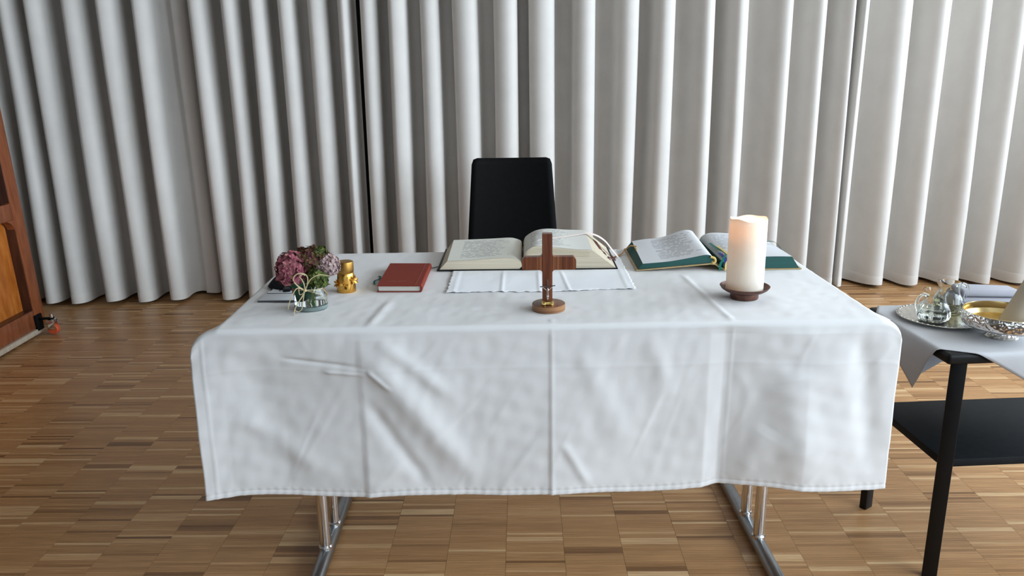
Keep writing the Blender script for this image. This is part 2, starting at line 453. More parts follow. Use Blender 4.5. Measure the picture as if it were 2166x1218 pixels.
# ------------------------------------------------------------------ wooden cabinet at the left edge
M['cab_frame'] = wood('reddish_brown_wood', (0.17, 0.046, 0.016), (0.24, 0.068, 0.024), (0.30, 0.092, 0.034), (6, 6, 1), 7, 0.38)
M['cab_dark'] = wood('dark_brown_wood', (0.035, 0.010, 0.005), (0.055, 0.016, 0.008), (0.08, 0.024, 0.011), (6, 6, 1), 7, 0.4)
M['cab_panel'] = wood('orange_brown_plywood', (0.36, 0.095, 0.012), (0.47, 0.14, 0.022), (0.58, 0.20, 0.04), (5, 9, 2.2), 3.2, 0.25)
M['pale_wood'] = wood('pale_raw_wood', (0.42, 0.34, 0.25), (0.50, 0.42, 0.32), (0.56, 0.48, 0.38), (4, 12, 4), 6, 0.6, 0)
M['orange'] = plain('orange_rubber', (0.62, 0.10, 0.035), 0.5)
def cabinet():
    t = thing('cabinet', 'reddish brown wooden cabinet with recessed panels on casters at the left edge', 'cabinet', (-2.572, 4.1, 0))
    t.rotation_euler = (0, -0.035, 0.03)
    # local: face in the plane x=0 looking to +x, running to -y; outer edge y=0
    Lc, top = 1.42, 1.30
    def fr(c, d, name='frame_board', mat='cab_frame'): MB().box(c, d, bevel=0.004).out(name, M[mat], t)
    fr((-0.02, -0.045, 0.665), (0.04, 0.09, 1.25))                        # stile at the visible edge
    fr((-0.02, -Lc + 0.045, 0.67), (0.04, 0.09, 1.24))
    fr((-0.021, -Lc / 2, 0.09), (0.038, Lc - 0.18, 0.10))               # bottom rail
    fr((-0.021, -Lc / 2, 0.665), (0.038, Lc - 0.18, 0.085))              # middle rail
    fr((-0.021, -Lc / 2, 1.25), (0.038, Lc - 0.18, 0.08))
    # rounded upper corner of the lower opening
    pts = [(0, 0)] + [(0.07 - 0.07 * math.cos(q), 0.07 - 0.07 * math.sin(q)) for q in np.linspace(0, PI / 2, 9)]
    V = []; F = []
    for x in (-0.002, -0.04):
        for (u, v) in [(0.0, 0.07)] + [(0.07 - 0.07 * math.cos(q), 0.07 - 0.07 * math.sin(q)) for q in np.linspace(0, PI / 2, 9)]:
            pass
    arc = [(0.0, 0.0), (0.0, -0.07)] + [(-0.07 + 0.07 * math.cos(q), -0.07 + 0.07 * math.sin(q)) for q in np.linspace(0, PI / 2, 8)] + [(-0.07, 0.0)]
    for x in (-0.003, -0.04):
        V += [(x, -0.09 + u, 0.6225 + v) for u, v in arc]
    n = len(arc); F = [list(range(n)), list(range(n, 2 * n))[::-1]] + [[i, (i + 1) % n, n + (i + 1) % n, n + i] for i in range(n)]
    mesh('corner_block', V, F, M['cab_frame'], t, False)
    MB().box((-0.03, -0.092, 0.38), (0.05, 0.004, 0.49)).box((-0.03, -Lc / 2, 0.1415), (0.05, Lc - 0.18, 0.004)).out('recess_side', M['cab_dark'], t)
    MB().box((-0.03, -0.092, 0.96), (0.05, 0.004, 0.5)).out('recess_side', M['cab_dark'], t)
    MB().box((-0.058, -Lc / 2, 0.38), (0.012, Lc - 0.16, 0.5)).out('panel', M['cab_panel'], t)
    MB().box((-0.058, -Lc / 2, 0.96), (0.012, Lc - 0.16, 0.52)).out('panel', M['cab_dark'], t)['label'] = 'dark brown upper panel'
    MB().tube(spline([(-0.05, -0.36, 0.16), (-0.05, -0.32, 0.34), (-0.05, -0.275, 0.47), (-0.05, -0.265, 0.60)], 6), 0.005, 8).out('moulding', M['pale_wood'], t)
    MB().box((-0.20, -Lc / 2, 0.66), (0.26, Lc, 1.22), bevel=0.006).out('body', M['cab_frame'], t)
    MB().box((-0.20, -Lc / 2 - 0.01, 0.026), (0.415, Lc - 0.06, 0.026), bevel=0.002).out('sole_board', M['pale_wood'], t)
    for y in (-0.07, -Lc + 0.05):
        c = MB().box((-0.014, y, 0.07), (0.048, 0.06, 0.085), bevel=0.004).out('caster', M['blackmat'], t)
        MB().box((0.040, y + 0.0, 0.088), (0.09, 0.022, 0.010), bevel=0.003).out('arm', M['blackmat'], c)
        MB().tube([(0.075, y, 0.075), (0.075, y, 0.112)], 0.009, 12).out('bolt', M['chrome'], c)
        b = MB()
        b.box((0.075, y - 0.019, 0.055), (0.034, 0.003, 0.05), bevel=0.001).box((0.075, y + 0.019, 0.055), (0.034, 0.003, 0.05), bevel=0.001).box((0.075, y, 0.079), (0.036, 0.04, 0.006), bevel=0.001)
        b.out('fork', M['chrome'], c)
        Mx = Matrix.Rotation(PI / 2, 4, 'X')
        q = MB().lathe([(0.012, -0.015), (0.024, -0.015), (0.0275, -0.011), (0.0275, 0.011), (0.024, 0.015), (0.012, 0.015)], 24)
        q.V = [tuple((Mx @ Vector(v)) + Vector((0.075, y, 0.0285))) for v in q.V]
        q.out('wheel', M['orange'], c)['label'] = 'orange rubber wheel'
    return t
cabinet()

# ------------------------------------------------------------------ the altar table
ZT = 0.742
TC, TR = Vector((0.055, 2.235, 0)), 0.022
def table():
    t = thing('folding_table', 'long folding table on chromed double-post legs under a white cloth', 'table', (TC.x, TC.y, 0), TR)
    MB().box((0, 0, ZT - 0.015), (1.585, 0.80, 0.024), bevel=0.006).out('tabletop', M['tabletop'], t)
    for sx, dx, dy in ((-1, -0.628, -0.165), (1, 0.605, -0.15)):
        b = MB()                                             # flat foot bar with a rounded top
        prof = [(-0.019, 0.010), (-0.019, 0.022), (-0.012, 0.034), (0.0, 0.038), (0.012, 0.034), (0.019, 0.022), (0.019, 0.010)]
        ys = [-0.37, -0.36, 0.36, 0.37]; V = []
        for y in ys:
            s = 1.0 if abs(y) < 0.365 else 0.8
            V += [(dx + u * s, dy + y, 0.010 + (v - 0.010) * s) for u, v in prof]
        n = len(prof); F = [list(range(n))[::-1], [3 * n + i for i in range(n)]]
        for j in range(3):
            for i in range(n): F.append([j * n + i, j * n + (i + 1) % n, (j + 1) * n + (i + 1) % n, (j + 1) * n + i])
        b.add(V, F).out('foot_bar', M['steel'], t, True, 40)
        for y in (-0.062, 0.062):
            p = MB().lathe([(0.0155, 0.036), (0.0155, ZT - 0.03)], 28, (dx, dy + y, 0)).out('post', M['chrome'], t)
            MB().lathe([(0.0195, 0.033), (0.0195, 0.041), (0.0165, 0.045)], 28, (dx, dy + y, 0)).out('collar', M['chrome'], p)
        MB().box((dx, 0.0, ZT - 0.035), (0.05, 0.66, 0.016), bevel=0.004).out('top_bracket', M['steel'], t)
        for y in (-0.345, 0.345):
            MB().lathe([(0.014, 0.0), (0.015, 0.004), (0.012, 0.012)], 16, (dx, dy + y, 0)).out('foot_cap', M['blackmat'], t)
table()

def tablecloth():
    W0, Dp, drop, back = 0.795, 0.405, 0.445, 0.30
    sl, sr = -0.866, 0.848
    ns_, nt_ = 420, 300
    S = np.linspace(sl, sr, ns_); tot = drop + 2 * Dp + back
    T = np.concatenate([np.linspace(0, drop - 0.03, 150, endpoint=False), np.linspace(drop - 0.03, drop + 0.03, 26, endpoint=False), np.linspace(drop + 0.03, tot, nt_ - 176)])
    s, t = np.meshgrid(S, T, indexing='ij')
    xw = TC.x + s                                   # across, world-ish
    # ---- flat section: path of the cloth in (y,z) with a rounded table edge
    R = 0.014; zt = ZT + 0.0015
    y = np.where(t < drop, -Dp - 0.004, np.where(t > drop + 2 * Dp, Dp + 0.004, t - drop - Dp))
    z = np.where(t < drop, zt - (drop - t), np.where(t > drop + 2 * Dp, zt - (t - drop - 2 * Dp), zt))
    # smooth edges
    e = t - drop
    m = np.abs(e) < R
    a = (e + R) / (2 * R) * (PI / 2)
    y = np.where(m, -Dp - 0.004 + R * (1 - np.cos(a)) , y); z = np.where(m, zt - R * (1 - np.sin(a)), z)
    e2 = t - drop - 2 * Dp; m2 = np.abs(e2) < R; a2 = (e2 + R) / (2 * R) * (PI / 2)
    y = np.where(m2, Dp + 0.004 - R * (1 - np.sin(a2)), y); z = np.where(m2, zt - R * (1 - np.cos(a2)), z)
    dn = np.clip(drop - t, 0, None)                 # distance down the front
    top = np.clip((t - drop) / 0.03, 0, 1) * np.clip((drop + 2 * Dp - t) / 0.03, 0, 1)
    front = np.clip((drop - t) / 0.03, 0, 1)
    # ---- side overhang
    o = np.clip(np.abs(s) - W0, 0, None); sg = np.sign(s)
    ins = np.clip(t - drop, 0, None)                # distance in from the front edge
    k = np.clip(ins / 0.20, 0, 1); k = k * k * (3 - 2 * k)
    th0 = np.where(s < 0, 0.26, 0.22); th = th0 + (1.45 - th0) * k
    th = np.where(t < drop, th0 * np.exp(-dn / 0.12), th)
    oc = np.clip(o - 0.006, 0, None)
    x = sg * (np.minimum(np.abs(s), W0) + np.minimum(o, 0.006) + oc * np.cos(th))
    z = z - oc * np.sin(th) - np.where(o > 0, np.minimum(o, 0.006) ** 2 * 30, 0)
    # rounded outer corner of the flap at the table level
    cr = 0.042; dxe = np.clip(np.abs(s) - (np.where(s < 0, -sl, sr) - cr), 0, cr)
    z = z - np.where((dn < 0.12) & (t < drop + 0.05), np.clip(1 - dn / 0.12, 0, 1) * (cr - np.sqrt(np.clip(cr * cr - dxe * dxe, 0, None))) * 0.8, 0)
    # ---- hanging folds: displacement towards the viewer
    cx = [-0.84, -0.742, -0.60, -0.415, -0.400, -0.34, -0.16, 0.02, 0.050, 0.058, 0.085, 0.30, 0.44, 0.478, 0.492, 0.53, 0.68, 0.80, 0.92]
    cd = [0.024, 0.006, -0.004, 0.003, 0.0085, 0.0065, 0.000, 0.002, 0.003, 0.0070, 0.0055, -0.001, -0.004, -0.020, -0.019, -0.010, 0.016, 0.012, 0.006]
    d = np.interp(xw, cx, cd); sh = np.clip(dn / drop, 0, 1)
    big = wobble(5, 7, 5, 14); med = wobble(6, 12, 18, 50); fin = wobble(9, 18, 60, 170)
    hang = d * (0.25 + 0.75 * sh) + 0.0055 * big(xw, dn * 0.8) * np.clip(sh * 3, 0, 1) + 0.0017 * med(xw * 0.8 + 0.5 * dn, dn) + 0.00045 * fin(xw + 0.3 * dn, dn)
    def ridge(x0, d0, x1, d1, wdt, amp, skew=0.0):
        vx, vy = x1 - x0, d1 - d0; L = math.hypot(vx, vy); ux, uy = vx / L, vy / L
        al = (xw - x0) * ux + (dn - d0) * uy; ac = -(xw - x0) * uy + (dn - d0) * ux
        env = np.clip(al / (0.15 * L), 0, 1) * np.clip((L - al) / (0.3 * L), 0, 1)
        return amp * env * np.exp(-(ac / wdt) ** 2) * (1 + skew * ac / wdt)
    hang += ridge(-0.39, 0.06, -0.12, 0.42, 0.035, 0.013) + ridge(-0.40, 0.18, -0.24, 0.44, 0.018, -0.007) + ridge(-0.36, 0.03, -0.16, 0.20, 0.02, 0.006)
    hang += ridge(-0.60, 0.075, -0.385, 0.10, 0.005, -0.004) + ridge(-0.50, 0.11, -0.385, 0.118, 0.004, 0.003) + ridge(-0.39, 0.105, -0.33, 0.16, 0.006, 0.004)
    hang += ridge(-0.72, 0.22, -0.48, 0.40, 0.03, 0.006) + ridge(-0.68, 0.05, -0.62, 0.40, 0.05, -0.006)
    hang += ridge(0.62, 0.10, 0.70, 0.44, 0.05, 0.010) + ridge(0.80, 0.02, 0.86, 0.40, 0.03, -0.010) + ridge(0.12, 0.05, 0.26, 0.36, 0.03, 0.004) + ridge(0.08, 0.30, 0.16, 0.44, 0.012, 0.004)
    hang += ridge(0.30, 0.02, 0.34, 0.2, 0.03, 0.004) + ridge(0.60, 0.28, 0.52, 0.43, 0.03, 0.005)
    # small crinkles: thin raised lines where slow waves cross zero, and the hem line of the left side
    for sd_, am in ((21, 0.0011), (22, 0.0009)):
        wv_ = wobble(sd_, 5, 9, 26); g_ = wv_(xw + 0.35 * dn, dn * 0.7); hang += am * np.exp(-(g_ / 0.14) ** 2) * np.clip(np.abs(big(xw * 2 + sd_, dn * 2)), 0, 1.2) * np.clip(dn / 0.06, 0, 1)
    hang += 0.0012 * np.exp(-((xw + 0.782) / 0.003) ** 2)
    # ironed fold lines: thin steps that also run over the table top
    lnx = [(0.056, 0.004, 0.0012, 0.5), (0.495, 0.004, 0.0008, -0.8)]
    for x0, wd, am, sk in lnx:
        q = (xw - x0 - (0.0) * sh) / wd; hang += am * np.exp(-q * q) * (1 + sk * q)
    hang += 0.0005 * np.exp(-((dn - 0.106) / 0.006) ** 2)
    y = y - hang * front
    # hem: the last centimetre is doubled, with puckers of the seam
    hem = np.exp(-((dn - (drop - 0.012)) / 0.0022) ** 2)
    y = y + (0.0012 * hem - 0.0008 * (dn > drop - 0.011) + 0.0004 * np.sin(xw * 300) * (dn > drop - 0.02)) * front
    z = z + front * sh * (0.004 * big(xw * 1.3, 0 * xw + 2.0))
    # ---- relief on the table top
    yy = t - drop                                    # distance in from the front edge
    tz = 0.0009 + 0.0006 * med(xw, yy) + 0.0003 * fin(xw, yy); tz = np.clip(tz, 0.0, 0.0018)
    for x0, slp, wd, am, sk in ((-0.385, 0.10, 0.014, 0.0024, 0.9), (0.058, 0.02, 0.006, 0.0015, 0.2), (0.495, -0.06, 0.009, 0.0016, -0.9)):
        q = (xw - x0 - slp * yy) / wd; tz += am * np.exp(-q * q) * (1 + sk * q) * (np.clip((0.26 - yy) / 0.08, 0, 1) if x0 < 0 else np.clip((0.05 - yy) / 0.02, 0, 1) if x0 < 0.2 else np.clip((0.46 - yy) / 0.06, 0, 1))
    z = z + np.clip(tz, 0.0002, 0.009) * top
    th_s = (s < -(0.83)) | (s > 0.812)
    z = z - 0.0 * th_s
    x = x + 0.0
    c, sn = math.cos(TR), math.sin(TR)
    X = TC.x + c * x - sn * y; Y = TC.y + sn * x + c * y
    V = np.stack([X, Y, z], -1).reshape(-1, 3)
    o_ = mesh('tablecloth', V, grid_faces(ns_, nt_), M['cloth'])
    tag(o_, 'large white linen tablecloth with ironed creases draped over the long table', 'tablecloth')
    solid(o_, 0.0006, 1)
    # stitched hem lines along the side edges of the front drop
    return o_
tablecloth()
ZC = 0.7455          # what stands on the cloth

# ------------------------------------------------------------------ small white linen under the open bible
def corporal():
    x0, x1, y0, y1 = -0.212, 0.308, 2.118, 2.62
    n, m = 150, 90; X = np.linspace(0, 1, n); Yv = np.linspace(0, 1, m); u, v = np.meshgrid(X, Yv, indexing='ij')
    x = x0 + (x1 - x0) * u; y = y0 + (y1 - y0) * v + 0.006 * np.sin(u * 9) * (1 - v) + 0.018 * (u - 0.5) * (1 - v)
    fr = wobble(44, 9, 150, 420)
    y = y + 0.0026 * fr(x * 1.0, 0 * x) * (v < 0.015)
    x = x + 0.0015 * fr(y, 0 * y + 2) * ((u < 0.01) | (u > 0.99))
    z = ZC + 0.0008 + 0 * u
    md = wobble(45, 9, 25, 70)
    z = z + 0.0007 * np.clip(md(x, y), -1, 1) + 0.0007
    for c, sl, am, w_ in ((-0.061, 0.0, 0.0013, 0.005), (0.043, 0.0, 0.0012, 0.005), (0.124, -0.06, 0.0014, 0.005)):
        q = (x - c - sl * (y - 2.12)) / w_; z = z + am * np.exp(-q * q) * (1 + 0.7 * q) * np.clip(1 - (y - 2.30) / 0.06, 0.05, 1)
    hemx = np.minimum(x - x0, x1 - x); z = z + 0.0012 * np.exp(-((hemx - 0.022) / 0.004) ** 2) * 1.0 + 0.0009 * (hemx < 0.02)
    z = np.where(y > 2.345, np.minimum(z, ZC + 0.0016), z)
    z = np.minimum(z, ZC + 0.0065)
    o = mesh('altar_linen', np.stack([x, y, z], -1).reshape(-1, 3), grid_faces(n, m), M['linen2'])
    solid(o, 0.0007, 1)
    tag(o, 'small white linen cloth with folded creases and frayed edge under the open black bible', 'linen cloth')
corporal()

# ------------------------------------------------------------------ open books
def loft(front, back, yf, yb, n=7, sag=0.0):
    k = len(front); V = []
    for i in range(n):
        t = i / (n - 1)
        for (a, c) in zip(front, back):
            V.append((a[0] + (c[0] - a[0]) * t, yf + (yb - yf) * t, a[1] + (c[1] - a[1]) * t))
    F = [list(range(k)), [(n - 1) * k + i for i in range(k)][::-1]]
    for j in range(n - 1):
        for i in range(k): F.append([j * k + i, j * k + (i + 1) % k, (j + 1) * k + (i + 1) % k, (j + 1) * k + i])
    return V, F
def densify(P, n=5):
    Q = spline([(p[0], 0, p[1]) for p in P], n); return [(q.x, q.z) for q in Q]
def block(front, back, n=5):
    """profile = outer bottom, then the curved top from outer edge to spine, then spine bottom"""
    f = [front[0]] + densify(front[1:-1], n) + [front[-1]]; b_ = [back[0]] + densify(back[1:-1], n) + [back[-1]]
    return f, b_
def top_sheet(front, back, yf, yb, org, lift, i0=0, i1=None, inset=0.0, nn=9):
    f = densify(front[1:-1], 6)[i0:i1]; b_ = densify(back[1:-1], 6)[i0:i1]; V = []
    for (a, c) in zip(f, b_):
        for i in range(nn):
            t = i / (nn - 1)
            V.append((a[0] + (c[0] - a[0]) * t - org[0], yf + (yb - yf) * t - org[1], a[1] + (c[1] - a[1]) * t + lift - org[2]))
    return V, grid_faces(len(f), nn)

M['bible_edge'] = edge_mat('cream_page_edges', (0.50, 0.43, 0.31), (0.70, 0.62, 0.48))
M['bible_page_l'] = page_mat('bible_left_page', (0.70, 0.69, 0.62), (0.43, 0.435, 0.42), -0.205, -0.055, 0.035, 0.262, 0.0115, density=0.56)
M['bible_page_r'] = page_mat('bible_right_page', (0.70, 0.69, 0.64), (0.45, 0.455, 0.45), 0.012, 0.135, 0.03, 0.27, 0.0115, density=0.56)
M['ribbon_pink'] = fabric('pale_pink_satin', (0.84, 0.72, 0.66), 500, 0.1)
M['darkred'] = plain('dark_red_print', (0.10, 0.018, 0.016), 0.6)
M['cord_grey'] = plain('grey_cord', (0.12, 0.115, 0.11), 0.8)
M['gold_ribbon'] = fabric('ochre_ribbon', (0.42, 0.20, 0.04), 500, 0.1)
def bible():
    org = (0.012, 2.352, ZC + 0.0022)
    t = thing('bible', 'large open book with cream page edges and black cover behind the wooden cross', 'book', org, 0)
    loc = lambda V: [(v[0] - org[0], v[1] - org[1], v[2] - org[2]) for v in V]
    dz = -0.0005
    b = MB().box((-0.128, 2.4985, org[2] + 0.0015), (0.266, 0.297, 0.003), bevel=0.001).box((0.149, 2.4985, org[2] + 0.0015), (0.272, 0.297, 0.003), bevel=0.001).box((0.008, 2.4985, org[2] + 0.001), (0.03, 0.297, 0.002))
    b.out('cover', M['black'], t, org=org)
    zb = org[2] + 0.0032
    Lf = [(-0.253, zb), (-0.229, 0.777), (-0.152, 0.779), (-0.095, 0.783), (-0.045, 0.785), (-0.022, 0.781), (-0.007, 0.771), (-0.004, 0.758), (-0.012, zb)]
    Lb = [(-0.255, zb), (-0.232, 0.781), (-0.152, 0.783), (-0.095, 0.785), (-0.045, 0.787), (-0.022, 0.783), (-0.006, 0.775), (-0.003, 0.760), (-0.012, zb)]
    V, F = loft(*block(Lf, Lb), 2.356, 2.640); mesh('page_block', loc(V), F, M['bible_edge'], t, True, None, 40)
    V, F = top_sheet(Lf, Lb, 2.3558, 2.6402, org, 0.0007, 0, -5); mesh('page', V, F, M['bible_page_l'], t)
    Rf = [(0.279, zb), (0.207, 0.806), (0.161, 0.808), (0.089, 0.816), (0.042, 0.820), (0.018, 0.811), (0.004, 0.795), (0.001, 0.772), (0.010, zb)]
    Rb = [(0.279, zb), (0.205, 0.810), (0.145, 0.812), (0.085, 0.816), (0.048, 0.812), (0.022, 0.800), (0.006, 0.786), (0.001, 0.768), (0.010, zb)]
    V, F = loft(*block(Rf, Rb), 2.356, 2.640); mesh('page_block', loc(V), F, M['bible_edge'], t, True, None, 40)
    V, F = top_sheet(Rf, Rb, 2.3558, 2.6402, org, 0.0007, 0, -6); mesh('page', V, F, M['bible_page_r'], t)
    # a few loose leaves curling off the front of the right-hand block
    for k in range(4):
        P = spline([(0.003 - 0.001 * k, 2.3545, 0.79 - 0.004 * k), (0.016, 2.3545, 0.806 - 0.004 * k), (0.042, 2.3548, 0.814 - 0.005 * k), (0.09, 2.3552, 0.810 - 0.005 * k), (0.2, 2.3556, 0.800 - 0.005 * k)], 6)
        MB().ribbon(P, 0.002, (0, 0, 1), 0.0004, (0, 1, 0)).out('loose_leaf', M['bible_edge'], t, org=org)
    # pale ribbon across the right page and over the fore-edge
    P = spline([(0.012, 2.40, 0.802), (0.05, 2.45, 0.8195), (0.115, 2.50, 0.8165), (0.17, 2.55, 0.8135), (0.206, 2.575, 0.8125), (0.238, 2.575, 0.806), (0.266, 2.56, 0.790), (0.286, 2.525, 0.768), (0.302, 2.49, 0.7515)], 6)
    wd = [0.006 + 0.018 * min(1, i / (len(P) * 0.55)) for i in range(len(P))]
    MB().ribbon(P, wd, (0, 0, 1), 0.0007, (0.15, 1, 0)).out('ribbon', M['ribbon_pink'], t, org=org)['label'] = 'pale pink ribbon across the page'
    # dark red thumb index stepping down the slanted fore-edge
    nv = Vector((0.056, 0, 0.072)).normalized()
    for f, py, w_, l_ in ((0.40, 2.578, 0.017, 0.012), (0.42, 2.560, 0.019, 0.012), (0.45, 2.542, 0.020, 0.012), (0.47, 2.524, 0.018, 0.011), (0.50, 2.507, 0.016, 0.011), (0.52, 2.491, 0.012, 0.010), (0.66, 2.482, 0.012, 0.011), (0.69, 2.465, 0.011, 0.010), (0.82, 2.430, 0.009, 0.010)):
        px_ = 0.207 + 0.072 * f; pz = 0.808 - 0.058 * f
        Mr = Matrix.Rotation(math.atan2(0.058, 0.072), 4, 'Y') @ Matrix.Rotation(0.35, 4, 'Z')
        q = MB().box((px_ + nv.x * 0.0012, py, pz + nv.z * 0.0012), (w_, l_, 0.0014), Mr)
        q.out('index_tab', M['darkred'], t, False, org=org)
    MB().tube(spline([(-0.262, 2.40, org[2] + 0.002), (-0.272, 2.398, ZC + 0.002), (-0.283, 2.388, ZC + 0.003), (-0.292, 2.386, ZC + 0.003)], 6), 0.0015, 8).out('cord', M['cord_grey'], t, org=org)['label'] = 'thin grey bookmark cord'
    MB().tube(spline([(0.262, 2.43, 0.768), (0.284, 2.44, 0.756), (0.288, 2.455, 0.752), (0.276, 2.46, 0.766)], 5), 0.0018, 8).out('cord', M['darkred'], t, org=org)
bible()

M['green_edge'] = edge_mat('dark_green_page_edges', (0.006, 0.055, 0.05), (0.012, 0.085, 0.075))
M['tan_cover'] = plain('tan_cover_edge', (0.42, 0.30, 0.14), 0.5)
M['green_page_l'] = page_mat('missal_left_page', (0.66, 0.665, 0.68), (0.40, 0.41, 0.43), 0.075, 0.205, 0.03, 0.26, 0.0125, density=0.56)
M['green_page_r'] = page_mat('missal_right_page', (0.66, 0.665, 0.68), (0.40, 0.41, 0.43), 0.275, 0.42, 0.10, 0.27, 0.0125, density=0.56)
M['green_ribbon'] = fabric('green_satin', (0.012, 0.13, 0.10), 500, 0.1)
M['blue_ribbon'] = fabric('blue_satin', (0.03, 0.06, 0.35), 500, 0.1)
M['red_ribbon'] = fabric('red_satin', (0.55, 0.02, 0.06), 500, 0.1)
M['yellow_ribbon'] = fabric('yellow_satin', (0.62, 0.47, 0.16), 500, 0.1)
M['inside_cover'] = plain('dark_inside_cover', (0.03, 0.018, 0.012), 0.6)
def missal():
    org = (0.34, 2.335, ZC)
    t = thing('missal', 'open book with green-dyed page edges and coloured ribbons behind the candle', 'book', org, 0)
    loc = lambda V: [(v[0] - org[0], v[1] - org[1], v[2] - org[2]) for v in V]
    cv = [(0.337, ZC + 0.0005), (0.337, ZC + 0.0035), (0.45, 0.7585), (0.558, 0.7675), (0.572, 0.766), (0.590, 0.754), (0.602, ZC + 0.0035), (0.829, ZC + 0.0035), (0.829, ZC + 0.0005), (0.600, ZC + 0.0005), (0.586, 0.751), (0.571, 0.7625), (0.558, 0.764), (0.45, 0.755)]
    V, F = loft(cv, cv, 2.331, 2.628, 3); mesh('cover', loc(V), F, M['tan_cover'], t, False)
    Lf = [(0.343, 0.7505), (0.357, 0.767), (0.40, 0.770), (0.441, 0.774), (0.50, 0.784), (0.539, 0.7915), (0.557, 0.790), (0.567, 0.782), (0.560, 0.7685)]
    Lb = [(0.343, 0.7505), (0.362, 0.774), (0.40, 0.780), (0.458, 0.786), (0.508, 0.803), (0.538, 0.810), (0.560, 0.806), (0.570, 0.790), (0.560, 0.7685)]
    V, F = loft(*block(Lf, Lb), 2.335, 2.622); mesh('page_block', loc(V), F, M['green_edge'], t, True, None, 40)
    V, F = top_sheet(Lf, Lb, 2.3348, 2.6222, org, 0.0007, 0, -3); mesh('page', V, F, M['green_page_l'], t)
    Rf = [(0.822, 0.7495), (0.799, 0.784), (0.75, 0.785), (0.693, 0.784), (0.64, 0.782), (0.606, 0.776), (0.594, 0.766), (0.598, 0.7505)]
    Rb = [(0.822, 0.7495), (0.803, 0.775), (0.75, 0.786), (0.68, 0.797), (0.62, 0.799), (0.594, 0.789), (0.584, 0.772), (0.598, 0.7505)]
    V, F = loft(*block(Rf, Rb), 2.335, 2.622); mesh('page_block', loc(V), F, M['green_edge'], t, True, None, 40)
    V, F = top_sheet(Rf, Rb, 2.3348, 2.6222, org, 0.0007, 0, -2); mesh('page', V, F, M['green_page_r'], t)
    MB().tube(spline([(0.557, 2.3335, 0.787), (0.569, 2.3325, 0.782), (0.571, 2.332, 0.772), (0.563, 2.3325, 0.7675)], 5), 0.0035, 10).out('headband', M['yellow_ribbon'], t, org=org)['label'] = 'yellow headband at the spine'
    rb = [('green_ribbon', [(0.592, 2.50, 0.792), (0.598, 2.44, 0.790), (0.612, 2.38, 0.788), (0.598, 2.338, 0.782), (0.585, 2.325, 0.765), (0.584, 2.318, ZC + 0.003)], 'green satin ribbon in the gutter'),
          ('yellow_ribbon', [(0.604, 2.46, 0.792), (0.612, 2.39, 0.790), (0.617, 2.345, 0.783), (0.603, 2.325, 0.768), (0.600, 2.312, ZC + 0.003)], 'yellow satin ribbon in the gutter'),
          ('blue_ribbon', [(0.598, 2.40, 0.783), (0.604, 2.345, 0.779), (0.600, 2.326, 0.766), (0.604, 2.312, ZC + 0.0035)], 'blue satin ribbon in the gutter'),
          ('red_ribbon', [(0.606, 2.40, 0.781), (0.612, 2.345, 0.776), (0.611, 2.322, 0.760), (0.612, 2.308, ZC + 0.003)], 'red satin ribbon in the gutter')]
    for mname, P, lab in rb:
        MB().ribbon(spline(P, 7), 0.008, (0, 0, 1), 0.0008, (1, 0.1, 0.1)).out('ribbon', M[mname], t, org=org)['label'] = lab
    P = spline([(0.72, 2.50, 0.793), (0.765, 2.52, 0.7895), (0.79, 2.53, 0.789), (0.805, 2.525, 0.787), (0.814, 2.51, 0.778), (0.822, 2.50, 0.764)], 7)
    MB().ribbon(P, 0.007, (0, 0, 1), 0.0008, (0, 1, 0)).out('ribbon', M['green_ribbon'], t, org=org)['label'] = 'green satin ribbon over the far edge'
    P = spline([(0.366, 2.54, 0.7755), (0.358, 2.55, 0.7745), (0.346, 2.555, 0.773), (0.330, 2.55, 0.760), (0.318, 2.535, 0.7515), (0.303, 2.52, 0.7495), (0.290, 2.50, 0.7495)], 7)
    MB().ribbon(P, 0.013, (0, 0, 1), 0.0008, (0.1, 1, 0)).out('ribbon', M['gold_ribbon'], t, org=org)['label'] = 'ochre ribbon curling out to the left'
    MB().box((0.361, 2.52, 0.7715), (0.004, 0.05, 0.006), Matrix.Rotation(-0.5, 4, 'Y')).out('page_tab', M['yellow_ribbon'], t, False, org=org)
missal()

